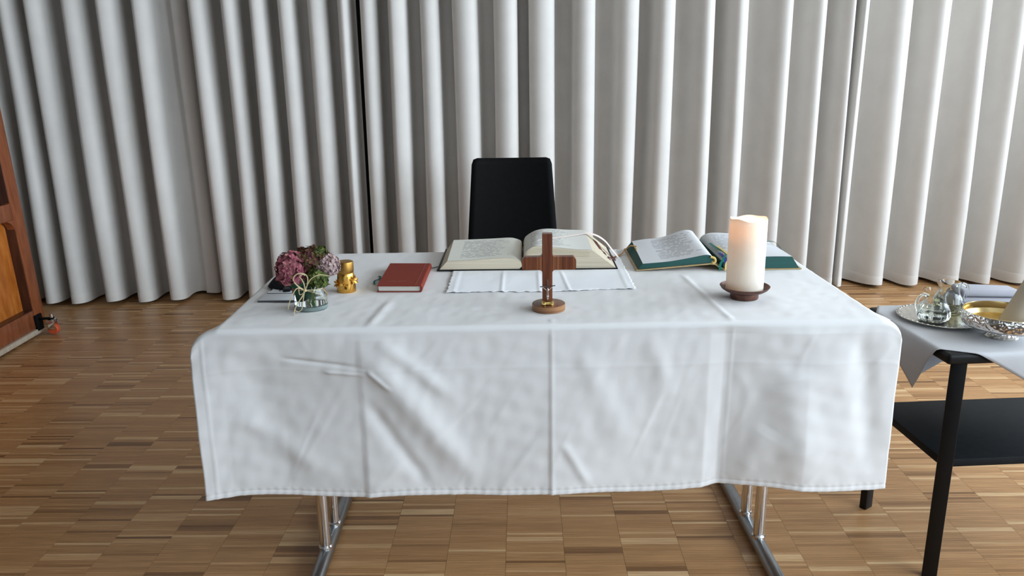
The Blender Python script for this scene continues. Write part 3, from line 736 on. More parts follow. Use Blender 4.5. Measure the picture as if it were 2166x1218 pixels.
# ------------------------------------------------------------------ small red book
M['red_cover'] = plain('brick_red_cloth', (0.20, 0.030, 0.017), 0.75, var=0.1, scale=300, bmp=0.1, spec=0.2)
M['white_edge'] = edge_mat('off_white_page_edges', (0.50, 0.47, 0.42), (0.66, 0.63, 0.57))
M['red_emboss'] = plain('embossed_red', (0.20, 0.028, 0.015), 0.5)
def red_book():
    t = thing('prayer_book', 'small closed brick-red book lying on the white tablecloth', 'book', (-0.345, 2.257, ZC), 0.0)
    W, L = 0.120, 0.262
    def quad(z0, z1, in_=0.0):
        # slightly skewed outline as the book lies turned on the table
        c = [(-0.058 + in_, -0.128 + in_), (0.062 - in_ * 0.3, -0.133 + in_), (0.060 - in_ * 0.3, 0.125 - in_), (-0.062 + in_, 0.132 - in_)]
        return [(x, y, z0) for x, y in c] + [(x, y, z1) for x, y in c]
    F = [[3, 2, 1, 0], [4, 5, 6, 7], [0, 1, 5, 4], [1, 2, 6, 5], [2, 3, 7, 6], [3, 0, 4, 7]]
    mesh('page_block', quad(0.0028, 0.0165, 0.0035), F, M['white_edge'], t, False)
    b = MB().add(quad(0.0, 0.0026), F).add(quad(0.0166, 0.0192), F)
    # rounded spine on the right
    V = []
    for y, s in ((-0.133, 0.0615), (0.125, 0.0595)):
        for q in np.linspace(-PI / 2, PI / 2, 9): V.append((s + 0.006 * math.cos(q), y, 0.0096 + 0.0096 * math.sin(q)))
    Fs = [[i, i + 1, 9 + i + 1, 9 + i] for i in range(8)] + [list(range(9))[::-1], list(range(9, 18))]
    b.add(V, Fs)
    b.out('cover', M['red_cover'], t, True, 30)
    MB().box((0.048, -0.002, 0.0193), (0.0025, 0.25, 0.0006)).out('spine_groove', M['red_emboss'], t, False)
    for k, (x0, x1) in enumerate(((-0.04, -0.012), (-0.008, 0.018))):
        MB().box(((x0 + x1) / 2, -0.085, 0.0193), (x1 - x0, 0.006, 0.0004)).out('embossed_line', M['red_emboss'], t, False)
    P = spline([(-0.056, -0.055, 0.012), (-0.068, -0.05, 0.006), (-0.080, -0.045, 0.002), (-0.084, -0.02, 0.004), (-0.074, 0.0, 0.004), (-0.076, 0.03, 0.003), (-0.083, 0.04, 0.0025)], 7)
    M['teal'] = fabric('teal_satin', (0.01, 0.14, 0.15), 500, 0.1)
    MB().ribbon(P, 0.0055, (0, 0, 1), 0.0008).out('ribbon', M['teal'], t)['label'] = 'teal ribbon bookmark'
red_book()

# ------------------------------------------------------------------ gold pot
M['gold'] = plain('gilded_metal', (0.72, 0.40, 0.09), 0.28, 1.0, var=0.15, scale=60, bmp=0.25)
M['gold_dull'] = plain('dull_gold_lid', (0.44, 0.24, 0.06), 0.42, 1.0, var=0.15, scale=60, bmp=0.15)
def gold_pot():
    t = thing('gold_pot', 'small gold cylindrical pot with raised flower ornaments beside the flower vase', 'pot', (-0.4905, 2.144, ZC))
    MB().lathe([(0.0255, 0.0), (0.0265, 0.003), (0.0258, 0.014), (0.0248, 0.03), (0.0235, 0.045), (0.0225, 0.052), (0.0210, 0.054), (0.0, 0.054)], 40).out('body', M['gold'], t)
    MB().lathe([(0.0210, 0.0541), (0.0226, 0.057), (0.0230, 0.064), (0.0230, 0.082), (0.0223, 0.0845), (0.0200, 0.0855), (0.0, 0.0845)], 40).out('lid', M['gold_dull'], t)
    for k, (a, z) in enumerate(((-2.5, 0.026), (-1.55, 0.022), (-0.55, 0.034), (0.7, 0.028), (1.9, 0.026))):
        b = MB(); c = Vector((0.0262 * math.cos(a), 0.0262 * math.sin(a), z)); nr = Vector((math.cos(a), math.sin(a), 0.2)).normalized(); tg = Vector((-math.sin(a), math.cos(a), 0)); up = nr.cross(tg)
        for i in range(5):
            q = 2 * PI * i / 5 + 0.3; dr = tg * math.cos(q) + up * math.sin(q); sd = nr.cross(dr)
            p0 = c + nr * 0.001; p1 = c + dr * 0.0075 + sd * 0.004 + nr * 0.004; p2 = c + dr * 0.013 + nr * 0.006; p3 = c + dr * 0.0075 - sd * 0.004 + nr * 0.004; p4 = c + dr * 0.006 - nr * 0.002
            b.add([p0, p1, p2, p3, p4], [[0, 1, 2], [0, 2, 3], [0, 4, 1], [1, 4, 2], [2, 4, 3], [3, 4, 0]])
        b.lathe([(0.003, 0.0), (0.0032, 0.002), (0.0015, 0.004)], 8, c + nr * 0.002)
        b.out('flower_ornament', M['gold'], t, False)
    for a0 in (-2.0, -0.95):
        P = [(0.0265 * math.cos(a0 + 0.4 * s), 0.0265 * math.sin(a0 + 0.4 * s), 0.008 + 0.03 * s) for s in np.linspace(0, 1, 8)]
        MB().tube(P, 0.0014, 6).out('twig_ornament', M['gold'], t)
gold_pot()

# ------------------------------------------------------------------ flower vase, flowers, raffia
VX, VY = -0.5485, 1.984
M['vase_glass'] = clear_glass('pale_green_glass', (0.95, 0.98, 0.975), 1.22)
M['vase_base'] = plain('thick_glass_base', (0.20, 0.245, 0.235), 0.12, var=0.2, scale=30)
M['water'] = clear_glass('still_water', (0.985, 0.995, 0.995), 1.09)
def vase():
    t = thing('flower_vase', 'squat clear glass vase half full of water holding the hydrangeas', 'vase', (VX, VY, ZC))
    outer = [(0.040, 0.0), (0.0425, 0.004), (0.0428, 0.012), (0.0422, 0.034), (0.0405, 0.042), (0.036, 0.049), (0.0335, 0.054), (0.034, 0.061), (0.0362, 0.0665)]
    inner = [(0.0348, 0.0662), (0.0324, 0.061), (0.032, 0.054), (0.0345, 0.048), (0.0388, 0.041), (0.0406, 0.033), (0.041, 0.0145), (0.038, 0.0125)]
    MB().lathe(outer + inner, 56, cap0=True, cap1=True).out('glass', M['vase_glass'], t)
    MB().lathe([(0.0398, 0.001), (0.0418, 0.004), (0.0416, 0.0118), (0.037, 0.0124)], 56).out('base', M['vase_base'], t)['label'] = 'thick grey-green glass base'
    MB().lathe([(0.0372, 0.0126), (0.0402, 0.015), (0.0399, 0.033), (0.0388, 0.0385)], 48).out('water', M['water'], t)
vase()

def petal_mat(name, stops):
    m, nt, b = new_mat(name); no = noise(nt, 75.0, 3)
    r = ramp(nt, no.outputs[0], stops); nt.links.new(r.outputs[0], b.inputs['Base Color']); b.inputs['Roughness'].default_value = 0.65
    b.inputs['Specular IOR Level'].default_value = 0.25; return m
M['petal_pink'] = petal_mat('dusty_pink_petals', [(0.30, (0.10, 0.018, 0.030)), (0.44, (0.26, 0.065, 0.09)), (0.56, (0.33, 0.11, 0.13)), (0.68, (0.40, 0.20, 0.15))])
M['petal_dark'] = petal_mat('burgundy_green_petals', [(0.30, (0.025, 0.008, 0.010)), (0.43, (0.11, 0.024, 0.03)), (0.54, (0.075, 0.075, 0.02)), (0.68, (0.25, 0.075, 0.065))])
M['petal_green'] = petal_mat('olive_green_petals', [(0.32, (0.022, 0.030, 0.010)), (0.5, (0.075, 0.105, 0.022)), (0.68, (0.17, 0.19, 0.05))])
M['petal_mauve'] = petal_mat('pale_mauve_buds', [(0.30, (0.12, 0.085, 0.055)), (0.46, (0.30, 0.19, 0.19)), (0.62, (0.42, 0.31, 0.29))])
M['leaf'] = petal_mat('dark_green_leaf', [(0.35, (0.008, 0.03, 0.018)), (0.55, (0.018, 0.065, 0.035)), (0.75, (0.04, 0.10, 0.05))])
M['stem'] = plain('green_stem', (0.10, 0.16, 0.04), 0.6)
M['core'] = plain('dark_inner_florets', (0.05, 0.018, 0.018), 0.8)

def head(name, mat, t, c, rad, n, ps, seed, sq=(1, 1, 1), up=0.0, petals=4):
    """dome of four-petalled florets; c is relative to the thing"""
    r = random.Random(seed); c = Vector(c); b = MB()
    for i in range(n):
        zc = 1 - 2 * (i + 0.5) / n; a = i * 2.399963 + r.uniform(-0.2, 0.2); q = math.sqrt(max(0, 1 - zc * zc))
        nr = Vector((q * math.cos(a), q * math.sin(a), zc))
        if nr.z < -0.72: continue
        p = c + Vector((nr.x * rad * sq[0], nr.y * rad * sq[1], nr.z * rad * sq[2])) * r.uniform(0.84, 1.12)
        nn = (nr + Vector((r.uniform(-.35, .35), r.uniform(-.35, .35), r.uniform(-.35, .35)))).normalized()
        u = nn.orthogonal().normalized(); v = nn.cross(u); a0 = r.uniform(0, 2 * PI)
        for k in range(petals):
            aa = a0 + 2 * PI * k / petals; dr = u * math.cos(aa) + v * math.sin(aa); sd = nn.cross(dr); s = ps * r.uniform(0.8, 1.2)
            p0 = p; p1 = p + dr * s * 0.55 + sd * s * 0.5 + nn * s * 0.15; p2 = p + dr * s * 1.05 + nn * s * r.uniform(0.0, 0.45); p3 = p + dr * s * 0.55 - sd * s * 0.5 + nn * s * 0.15
            b.add([p0, p1, p2, p3], [[0, 1, 2], [0, 2, 3]])
    o = b.out(name, mat, t, False)
    return o
def core(t, c, rad, sq=(1, 1, 1), mat='core'):
    b = MB().lathe([(rad * math.sin(q) * 0.88, -rad * math.cos(q) * 0.88) for q in np.linspace(0.15, PI - 0.15, 9)], 16)
    b.V = [(v[0] * sq[0] + c[0], v[1] * sq[1] + c[1], v[2] * sq[2] + c[2]) for v in b.V]
    return b.out('flower_core', M[mat], t)
def flower(name, label, cat, foot, c, rad, mat, n, ps, seed, sq=(1, 1, 1), petals=4, corem='core'):
    t = thing(name, label, cat, (VX, VY, ZC))
    f = Vector(foot); cc = Vector(c)
    MB().tube(spline([f, f.lerp(cc, 0.45) + Vector((0, 0, 0.008)), cc], 6), 0.0022, 8).out('stem', M['stem'], t)
    core(t, c, rad, sq, corem); head('flower_head', M[mat], t, c, rad, n, ps, seed, sq, petals=petals)
    return t
f1 = flower('hydrangea', 'dusty pink hydrangea head leaning over the left rim of the vase', 'flower', (0.01, 0.0, 0.012), (-0.0385, -0.01, 0.104), 0.0365, 'petal_pink', 300, 0.0085, 1, (1.0, 0.95, 1.22))
f2 = flower('hydrangea', 'burgundy and green hydrangea head at the top of the bouquet', 'flower', (0.004, 0.01, 0.012), (0.007, 0.012, 0.125), 0.034, 'petal_dark', 260, 0.0095, 2, (1.35, 1.0, 0.9))
f3 = flower('hydrangea', 'olive green hydrangea head low at the right rim of the vase', 'flower', (-0.004, 0.0, 0.012), (0.026, -0.012, 0.083), 0.025, 'petal_green', 170, 0.0095, 3, (0.95, 0.9, 1.0))
f4 = flower('stonecrop', 'pale mauve stonecrop head beside the gold pot', 'flower', (0.0, 0.006, 0.012), (0.049, 0.004, 0.112), 0.028, 'petal_mauve', 620, 0.0050, 4, (1.05, 0.95, 1.0), 5)
# sprigs at the crown of the dark head
head('leaf_tips', M['petal_green'], f2, (0.032, 0.006, 0.143), 0.016, 40, 0.009, 8)
def leaf(t, base, tip, wd, curl, mat='leaf', name='leaf'):
    base = Vector(base); tip = Vector(tip); ax = tip - base; L = ax.length; ax.normalize(); sd = ax.cross(Vector((0, -1, 0.25))).normalized(); nn = sd.cross(ax)
    n, k = 12, 7; V = []
    for i in range(n):
        t_ = i / (n - 1); hw = wd * math.sin(PI * min(1, t_ * 0.96 + 0.02)) ** 0.8
        for j in range(k):
            u = -1 + 2 * j / (k - 1)
            V.append(base + ax * (L * t_) + sd * (u * hw) + nn * (curl * math.sin(PI * t_) + 0.25 * hw * abs(u) + 0.0006 * math.sin(t_ * 60 + abs(u) * 8)))
    o = mesh(name, V, grid_faces(n, k), M[mat], t); solid(o, 0.0005, 0); return o
M['leaf_edge'] = petal_mat('browned_leaf', [(0.4, (0.20, 0.11, 0.08)), (0.6, (0.32, 0.20, 0.14))])
leaf(f1, (0.004, -0.012, 0.066), (-0.026, -0.028, 0.026), 0.021, 0.004)
leaf(f1, (-0.002, -0.022, 0.076), (-0.050, -0.024, 0.070), 0.013, 0.006, 'leaf')
leaf(f1, (-0.020, 0.002, 0.070), (-0.044, 0.0, 0.036), 0.013, 0.003, 'leaf_edge')
leaf(f3, (0.012, -0.010, 0.045), (0.012, -0.012, 0.024), 0.006, 0.002, 'petal_green')
leaf(f3, (0.004, -0.012, 0.046), (0.0, -0.014, 0.026), 0.005, 0.002, 'petal_green')

M['raffia'] = plain('raffia_straw', (0.58, 0.47, 0.27), 0.7, var=0.2, scale=80)
def raffia():
    t = thing('raffia_bow', 'straw-coloured raffia bow with trailing ends tied round the vase neck', 'bow', (VX, VY, ZC))
    ring = [(0.0352 * math.cos(a), 0.0352 * math.sin(a), 0.0565 + 0.0012 * math.sin(3 * a)) for a in np.linspace(0, 2 * PI, 36, endpoint=False)]
    MB().tube(ring, 0.0013, 6, True).out('neck_band', M['raffia'], t)
    K = (-0.001, -0.042, 0.0585)
    def rib(name, P, w0):
        P = spline([K] + P, 7); wd = [w0 * (1 - 0.45 * i / len(P)) for i in range(len(P))]
        MB().ribbon(P, wd, (0, -1, 0.3), 0.0008).out(name, M['raffia'], t, True, 60)
    rib('loop', [(-0.014, -0.044, 0.068), (-0.025, -0.046, 0.082), (-0.026, -0.046, 0.094), (-0.012, -0.046, 0.104), (0.004, -0.045, 0.101), (0.009, -0.045, 0.090), (0.006, -0.044, 0.074), (0.001, -0.043, 0.062)], 0.0034)
    rib('loop', [(-0.001, -0.045, 0.075), (-0.005, -0.047, 0.088), (-0.010, -0.047, 0.096), (-0.002, -0.046, 0.1015), (0.003, -0.045, 0.098)], 0.003)
    rib('trailing_end', [(-0.018, -0.046, 0.066), (-0.030, -0.050, 0.052), (-0.038, -0.052, 0.036), (-0.043, -0.053, 0.021), (-0.0445, -0.054, 0.013)], 0.0026)
    rib('trailing_end', [(-0.008, -0.048, 0.044), (-0.018, -0.052, 0.030), (-0.0265, -0.055, 0.014), (-0.0285, -0.060, 0.0018), (-0.027, -0.066, 0.0014)], 0.0030)
    rib('trailing_end', [(-0.003, -0.047, 0.050), (-0.007, -0.050, 0.028), (-0.011, -0.051, 0.012), (-0.020, -0.052, 0.006), (-0.027, -0.053, 0.0105)], 0.0022)
    rib('trailing_end', [(-0.014, -0.045, 0.0655), (-0.0145, -0.046, 0.050), (-0.006, -0.046, 0.052), (0.001, -0.045, 0.064)], 0.0022)
    rib('trailing_end', [(0.014, -0.040, 0.086), (0.036, -0.036, 0.097), (0.058, -0.03, 0.093), (0.066, -0.03, 0.090)], 0.0026)
    rib('trailing_end', [(0.018, -0.042, 0.054), (0.034, -0.036, 0.046), (0.044, -0.030, 0.034), (0.047, -0.03, 0.022)], 0.0014)
    b = MB().lathe([(0.001, -0.004), (0.0042, -0.002), (0.0046, 0.001), (0.002, 0.004)], 10, K); b.out('knot', M['raffia'], t)
raffia()

# ------------------------------------------------------------------ black crumpled cloth and the thin booklets at the left end
M['black_cloth'] = fabric('black_cloth', (0.0055, 0.006, 0.007), 500, 0.3)
def black_lump():
    t = thing('face_mask', 'crumpled black cloth mask with a thin ear loop behind the flower vase', 'mask', (-0.655, 2.205, ZC))
    n, m = 26, 22; wv = wobble(71, 8, 25, 80); V = []
    for i in range(n):
        for j in range(m):
            u, v = -1 + 2 * i / (n - 1), -1 + 2 * j / (m - 1); R2 = max(abs(u), abs(v))
            rr = math.hypot(u, v) + 1e-6; sc = R2 / rr
            x = u * sc * 0.062; y = v * sc * 0.072
            z = 0.044 * (1 - R2 ** 2.2) + 0.010 * float(wv(x, y)) * (1 - R2 * 0.7) + 0.002
            V.append((x + 0.008 * float(wv(y * .6, x)), y, max(z, 0.0012)))
    mesh('cloth_body', V, grid_faces(n, m), M['black_cloth'], t)
    MB().tube(spline([(-0.045, -0.055, 0.006), (-0.046, -0.075, 0.003), (-0.034, -0.088, 0.0025), (-0.022, -0.078, 0.003), (-0.02, -0.06, 0.006)], 6), 0.0016, 8).out('ear_loop', M['black_cloth'], t)
    b = MB().box((0.0, -0.07, 0.007), (0.02, 0.026, 0.012), Matrix.Rotation(0.3, 4, 'Z'), 0.004); b.out('folded_corner', M['black_cloth'], t)
black_lump()
M['paper'] = plain('bluish_white_paper', (0.66, 0.69, 0.73), 0.6, var=0.03)
M['dark_edge'] = plain('dark_grey_binding', (0.06, 0.065, 0.075), 0.5)
def booklet(label, x0, x1, y0, y1):
    t = thing('booklet', label, 'booklet', ((x0 + x1) / 2, (y0 + y1) / 2, ZC), 0)
    hw, hl = (x1 - x0) / 2, (y1 - y0) / 2
    MB().box((0, 0.002, 0.0035), (hw * 2, hl * 2 - 0.004, 0.003), bevel=0.0008).out('cover', M['paper'], t)
    MB().box((0, -hl + 0.0025, 0.0026), (hw * 2, 0.003, 0.0042), bevel=0.0006).out('binding', M['dark_edge'], t)
booklet('thin pale booklet with a dark front edge, nearer to the vase foot', -0.706, -0.585, 2.038, 2.108)
booklet('thin pale booklet with a dark front edge, under the black mask', -0.704, -0.60, 2.112, 2.165)

# ------------------------------------------------------------------ wooden cross
M['cross_v'] = wood('reddish_walnut', (0.075, 0.018, 0.006), (0.135, 0.036, 0.013), (0.21, 0.065, 0.024), (26, 8, 1.2), 5, 0.35, 0.25)
M['cross_h'] = wood('reddish_walnut_end', (0.085, 0.02, 0.007), (0.16, 0.045, 0.016), (0.27, 0.10, 0.04), (30, 3, 0.8), 4.5, 0.35, 0.25)
M['base_top'] = wood('brown_base_top', (0.085, 0.026, 0.009), (0.13, 0.042, 0.016), (0.19, 0.066, 0.026), (22, 3, 2), 5, 0.35, 0.3)
M['base_side'] = wood('layered_base_edge', (0.14, 0.048, 0.015), (0.27, 0.12, 0.045), (0.40, 0.21, 0.09), (2, 2, 60), 4.5, 0.4, 0.2)
CXX, CYY = 0.0635, 1.952
def cross():
    t = thing('cross', 'reddish brown wooden cross on a round wooden foot at the table front', 'cross', (CXX, CYY, ZC))
    MB().lathe([(0.0405, 0.0), (0.042, 0.001), (0.042, 0.0155), (0.0412, 0.0165)], 56, cap1=False).out('foot', M['base_side'], t)
    MB().lathe([(0.0412, 0.0165), (0.040, 0.0172), (0.0, 0.0172)], 56, cap0=False, cap1=False).out('foot_top', M['base_top'], t)
    px = -0.0035
    # post and arm with small concave fillets where they meet
    zc, hz, hw, al, ar, ztop = 0.1215, 0.0165, 0.0125, -0.067, 0.068, 0.1965
    rf = 0.008
    def fil(cx_, cz, a0, a1): return [(cx_ + rf * math.cos(a), cz + rf * math.sin(a)) for a in np.linspace(a0, a1, 5)]
    post = [(px - hw, 0.0170)] + fil(px - hw - rf, zc - hz - rf, 0, PI / 2)[:1]
    P = [(px - hw, 0.0165), (px + hw, 0.0165), (px + hw, ztop), (px - hw, ztop)]
    def prism(P, y0, y1, name, mat, bev=0.0012):
        bm = bmesh.new(); vs = [bm.verts.new((x, y0, z)) for x, z in P]; f = bm.faces.new(vs)
        r = bmesh.ops.extrude_face_region(bm, geom=[f])
        for v in r['geom']:
            if isinstance(v, bmesh.types.BMVert): v.co.y = y1
        bmesh.ops.recalc_face_normals(bm, faces=bm.faces)
        bmesh.ops.bevel(bm, geom=[e for e in bm.edges], offset=bev, segments=2, affect='EDGES')
        return bm_obj(name, bm, M[mat], t)
    prism(P, -0.0112, 0.0112, 'post', 'cross_v')
    for side, xe in ((-1, al), (1, ar)):
        x0 = px + side * (hw - 0.0004)
        A = [(x0, zc - hz - rf)] + [(x0 + side * (rf - rf * math.cos(a)), zc - hz - rf + rf * math.sin(a)) for a in np.linspace(0.2, PI / 2, 5)]
        B = [(xe - side * 0.004, zc - hz), (xe, zc - hz + 0.004), (xe - side * 0.0, zc + hz - 0.008), (xe - side * 0.006, zc + hz)]
        Cc = [(x0 + side * (rf - rf * math.cos(a)), zc + hz + rf - rf * math.sin(a)) for a in np.linspace(PI / 2, 0.2, 5)] + [(x0, zc + hz + rf)]
        prism(A + B + Cc, -0.0105, 0.0105, 'cross_arm', 'cross_h', 0.0008)
cross()

M['silver'] = plain('silver', (0.80, 0.79, 0.76), 0.2, 1.0, var=0.08)
M['darkmetal'] = plain('dark_metal', (0.12, 0.12, 0.125), 0.35, 1.0)
M['brass'] = plain('polished_brass', (0.85, 0.62, 0.22), 0.15, 1.0, var=0.05)
def crucifix():
    t = thing('crucifix', 'tiny silver crucifix on a brass foot standing before the wooden cross', 'crucifix', (CXX - 0.0035, CYY - 0.026, ZC + 0.0172))
    b = MB()
    for sx in (-1, 1): b.lathe([(0.0015, 0.0005), (0.0052, 0.0015), (0.0062, 0.005), (0.0058, 0.0095), (0.003, 0.012), (0.0008, 0.0125)], 16, (sx * 0.0095, 0, 0))
    b.box((0, 0, 0.006), (0.016, 0.008, 0.008), bevel=0.002); b.out('foot', M['brass'], t)
    MB().box((0, 0.0015, 0.037), (0.0026, 0.0018, 0.062), bevel=0.0005).out('upright', M['darkmetal'], t)
    MB().tube(spline([(-0.019, 0.0015, 0.0485), (-0.009, 0.0015, 0.0495), (0, 0.0015, 0.049), (0.009, 0.0015, 0.050), (0.019, 0.0015, 0.0515)], 4), 0.0013, 8).out('crossbar', M['darkmetal'], t)
    # the small silver figure, one continuous body grown from a skeleton
    J = [(0, -0.002, 0.030), (0, -0.0022, 0.036), (0, -0.0022, 0.041), (0, -0.0028, 0.0435), (0.0006, -0.0034, 0.0468),
         (-0.0035, -0.002, 0.0412), (-0.008, -0.001, 0.0448), (-0.013, -0.0002, 0.0485), (0.0035, -0.002, 0.0412), (0.008, -0.001, 0.0455), (0.013, -0.0002, 0.0495),
         (-0.0013, -0.0022, 0.0285), (-0.001, -0.0036, 0.0215), (-0.0003, -0.0016, 0.0145), (0.0013, -0.0022, 0.0285), (0.0014, -0.0036, 0.0215), (0.0004, -0.0018, 0.0145)]
    E = [(0, 1), (1, 2), (2, 3), (3, 4), (2, 5), (5, 6), (6, 7), (2, 8), (8, 9), (9, 10), (0, 11), (11, 12), (12, 13), (0, 14), (14, 15), (15, 16)]
    Rr = [0.0020, 0.0019, 0.0022, 0.0009, 0.0018, 0.0011, 0.0009, 0.0007, 0.0011, 0.0009, 0.0007, 0.0013, 0.0011, 0.0008, 0.0013, 0.0011, 0.0008]
    me = D.meshes.new('figure'); me.from_pydata(J, E, []); o = link(D.objects.new('figure', me), t)
    sk = o.modifiers.new('skin', 'SKIN'); sk.use_smooth_shade = True
    for i, v in enumerate(me.skin_vertices[0].data): v.radius = (Rr[i], Rr[i])
    me.skin_vertices[0].data[0].use_root = True
    ss = o.modifiers.new('sub', 'SUBSURF'); ss.levels = ss.render_levels = 1
    me.materials.append(M['silver'])
crucifix()

# ------------------------------------------------------------------ candle on its copper dish
def wax_mat():
    m, nt, b = new_mat('ivory_wax'); no = noise(nt, 30, 4)
    r = ramp(nt, no.outputs[0], [(0.3, (0.86, 0.845, 0.74)), (0.7, (0.91, 0.895, 0.80))]); nt.links.new(r.outputs[0], b.inputs['Base Color'])
    b.inputs['Roughness'].default_value = 0.5
    t = N(nt, 'ShaderNodeBsdfTranslucent'); t.inputs[0].default_value = (0.95, 0.80, 0.66, 1)
    mx = N(nt, 'ShaderNodeMixShader'); mx.inputs[0].default_value = 0.26
    nt.links.new(b.outputs[0], mx.inputs[1]); nt.links.new(t.outputs[0], mx.inputs[2]); nt.links.new(mx.outputs[0], nt.nodes['Material Output'].inputs[0]); return m
M['wax'] = wax_mat()
M['copper'] = plain('aged_copper', (0.13, 0.058, 0.042), 0.42, 0.6, var=0.35, scale=60, bmp=0.2)
m, nt, b = new_mat('candle_flame'); b.inputs['Emission Color'].default_value = (1.0, 0.62, 0.25, 1); b.inputs['Emission Strength'].default_value = 12.0; b.inputs['Base Color'].default_value = (1, 0.7, 0.4, 1); M['flame'] = m
KX, KY = 0.5805, 2.040
def candle():
    d = thing('candle_dish', 'round aged copper candle dish on a low foot', 'candle holder', (KX, KY, ZC))
    MB().lathe([(0.0355, 0.0), (0.0365, 0.002), (0.0360, 0.014), (0.0385, 0.0165), (0.050, 0.0195), (0.060, 0.026), (0.0635, 0.0315), (0.0642, 0.0325), (0.0625, 0.0328), (0.058, 0.027), (0.049, 0.0215), (0.0, 0.0205)], 64).out('dish', M['copper'], d)
    t = thing('candle', 'thick ivory pillar candle burning with a warm glow at its top', 'candle', (KX - 0.001, KY, ZC + 0.0207))
    H = 0.1905; R = 0.0478
    wt = lambda a: 0.0022 * math.sin(2 * a + 0.6) + 0.0016 * math.sin(5 * a + 1.0)
    prof = [(R - 0.002, 0.0), (R, 0.002), (R * 1.003, 0.06), (R, 0.12), (R * 0.995, 0.175), (R * 0.99, H - 0.004), (R * 0.965, H), (R * 0.90, H - 0.002), (R * 0.85, H - 0.012), (R * 0.83, H - 0.055), (R * 0.6, H - 0.064), (0.0, H - 0.066)]
    V = []; F = []; n = 64
    for j, (r_, z) in enumerate(prof):
        for i in range(n):
            a = 2 * PI * i / n; oct_ = 1 + (0.012 * math.cos(7 * a + 0.4) if j in (5, 6, 7) else 0)
            V.append((r_ * oct_ * math.cos(a), r_ * oct_ * math.sin(a), z + (wt(a) if 4 < j < 9 else 0)))
    for j in range(len(prof) - 1):
        for i in range(n):
            k = (i + 1) % n; F.append([j * n + i, j * n + k, (j + 1) * n + k, (j + 1) * n + i])
    F.append(list(range(n))[::-1])
    mesh('wax_body', V, F, M['wax'], t, True, None, 60)
    MB().tube([(0, 0, H - 0.066), (0.001, 0, H - 0.056), (0.003, 0, H - 0.049)], 0.0012, 8).out('wick', M['black'], t)
    MB().lathe([(0.0006, 0.0), (0.0036, 0.006), (0.0042, 0.012), (0.0028, 0.020), (0.0005, 0.029)], 16, (0.002, 0, H - 0.054)).out('flame', M['flame'], t)
    l = D.lights.new('candle_light', 'POINT'); l.energy = 0.23; l.color = (1.0, 0.56, 0.36); l.shadow_soft_size = 0.006
    lo = D.objects.new('candle_light', l); COL.objects.link(lo); lo.parent = t; lo.location = (0.002, 0.0, H - 0.022)
candle()

# ------------------------------------------------------------------ black side table on the right
STO = Vector((1.30 + 0.125 * math.cos(0.07), 2.088 + 0.125 * math.sin(0.07), 0)); STR = 0.07; STZ = 0.645
st_c, st_s = math.cos(STR), math.sin(STR)
SW, SD = 0.40, 0.205
def side_table():
    t = thing('side_table', 'black side table with a lower shelf right of the white altar table', 'side table', STO, STR)
    MB().box((0, 0, STZ - 0.014), (SW * 2, SD * 2, 0.028), bevel=0.009, seg=4).out('tabletop', M['black'], t)
    for sx in (-1, 1):
        for sy in (-1, 1):
            MB().box((sx * (SW - 0.047), sy * (SD - 0.028), (STZ - 0.028) / 2), (0.036, 0.022, STZ - 0.028), Matrix.Rotation(-0.55 * sx * sy * -1 if False else (-0.55 if sx * sy > 0 else 0.55) * (1 if sx < 0 else 1), 4, 'Z'), bevel=0.002).out('leg', M['black'], t)
    MB().box((0, 0, 0.338), (SW * 2 - 0.075, SD * 2 - 0.045, 0.022), bevel=0.002).out('shelf', M['shelfblack'], t)
side_table()
def st_world(x, y, z): return (STO.x + st_c * x - st_s * y, STO.y + st_s * x + st_c * y, z)
def side_cloth():
    # square cloth laid corner-wise; tips hang over the edges
    n = 74; V = []; zt = STZ + 0.0012; wv = wobble(81, 8, 12, 40); tx, ty, sd, an = -SW - 0.14, -SD + 0.118, 0.62, math.radians(30)
    for i in range(n):
        for j in range(n):
            p, q = sd * i / (n - 1), sd * j / (n - 1)
            x = tx + p * math.cos(an) + q * math.sin(an); y = ty - p * math.sin(an) + q * math.cos(an); z = zt
            ox = max(0, abs(x) - SW); oy = max(0, abs(y) - SD)
            if ox > 0 and oy > 0:
                # exposed corner region: follow the larger overhang
                if ox > oy: oy = 0
                else: ox = 0
            R_ = 0.008
            def fold(o):
                if o < R_ * PI / 2: a = o / R_; return R_ * math.sin(a), R_ * (1 - math.cos(a))
                return R_, R_ + (o - R_ * PI / 2)
            if ox > 0: dx, dz = fold(ox); x = math.copysign(SW + dx + 0.03 * dz, x); z = zt - dz; x += 0.006 * float(wv(y, z)) * min(1, dz / 0.05)
            elif oy > 0: dx, dz = fold(oy); y = math.copysign(SD + dx + 0.05 * dz, y); z = zt - dz; y += 0.010 * float(wv(x, z)) * min(1, dz / 0.05)
            V.append(st_world(x, y, z))
    o = mesh('side_cloth', V, grid_faces(n, n), M['greycloth']); solid(o, 0.0007, 1)
    tag(o, 'light grey cloth laid cornerwise over the black side table', 'cloth')
side_cloth()
ZS = STZ + 0.0022

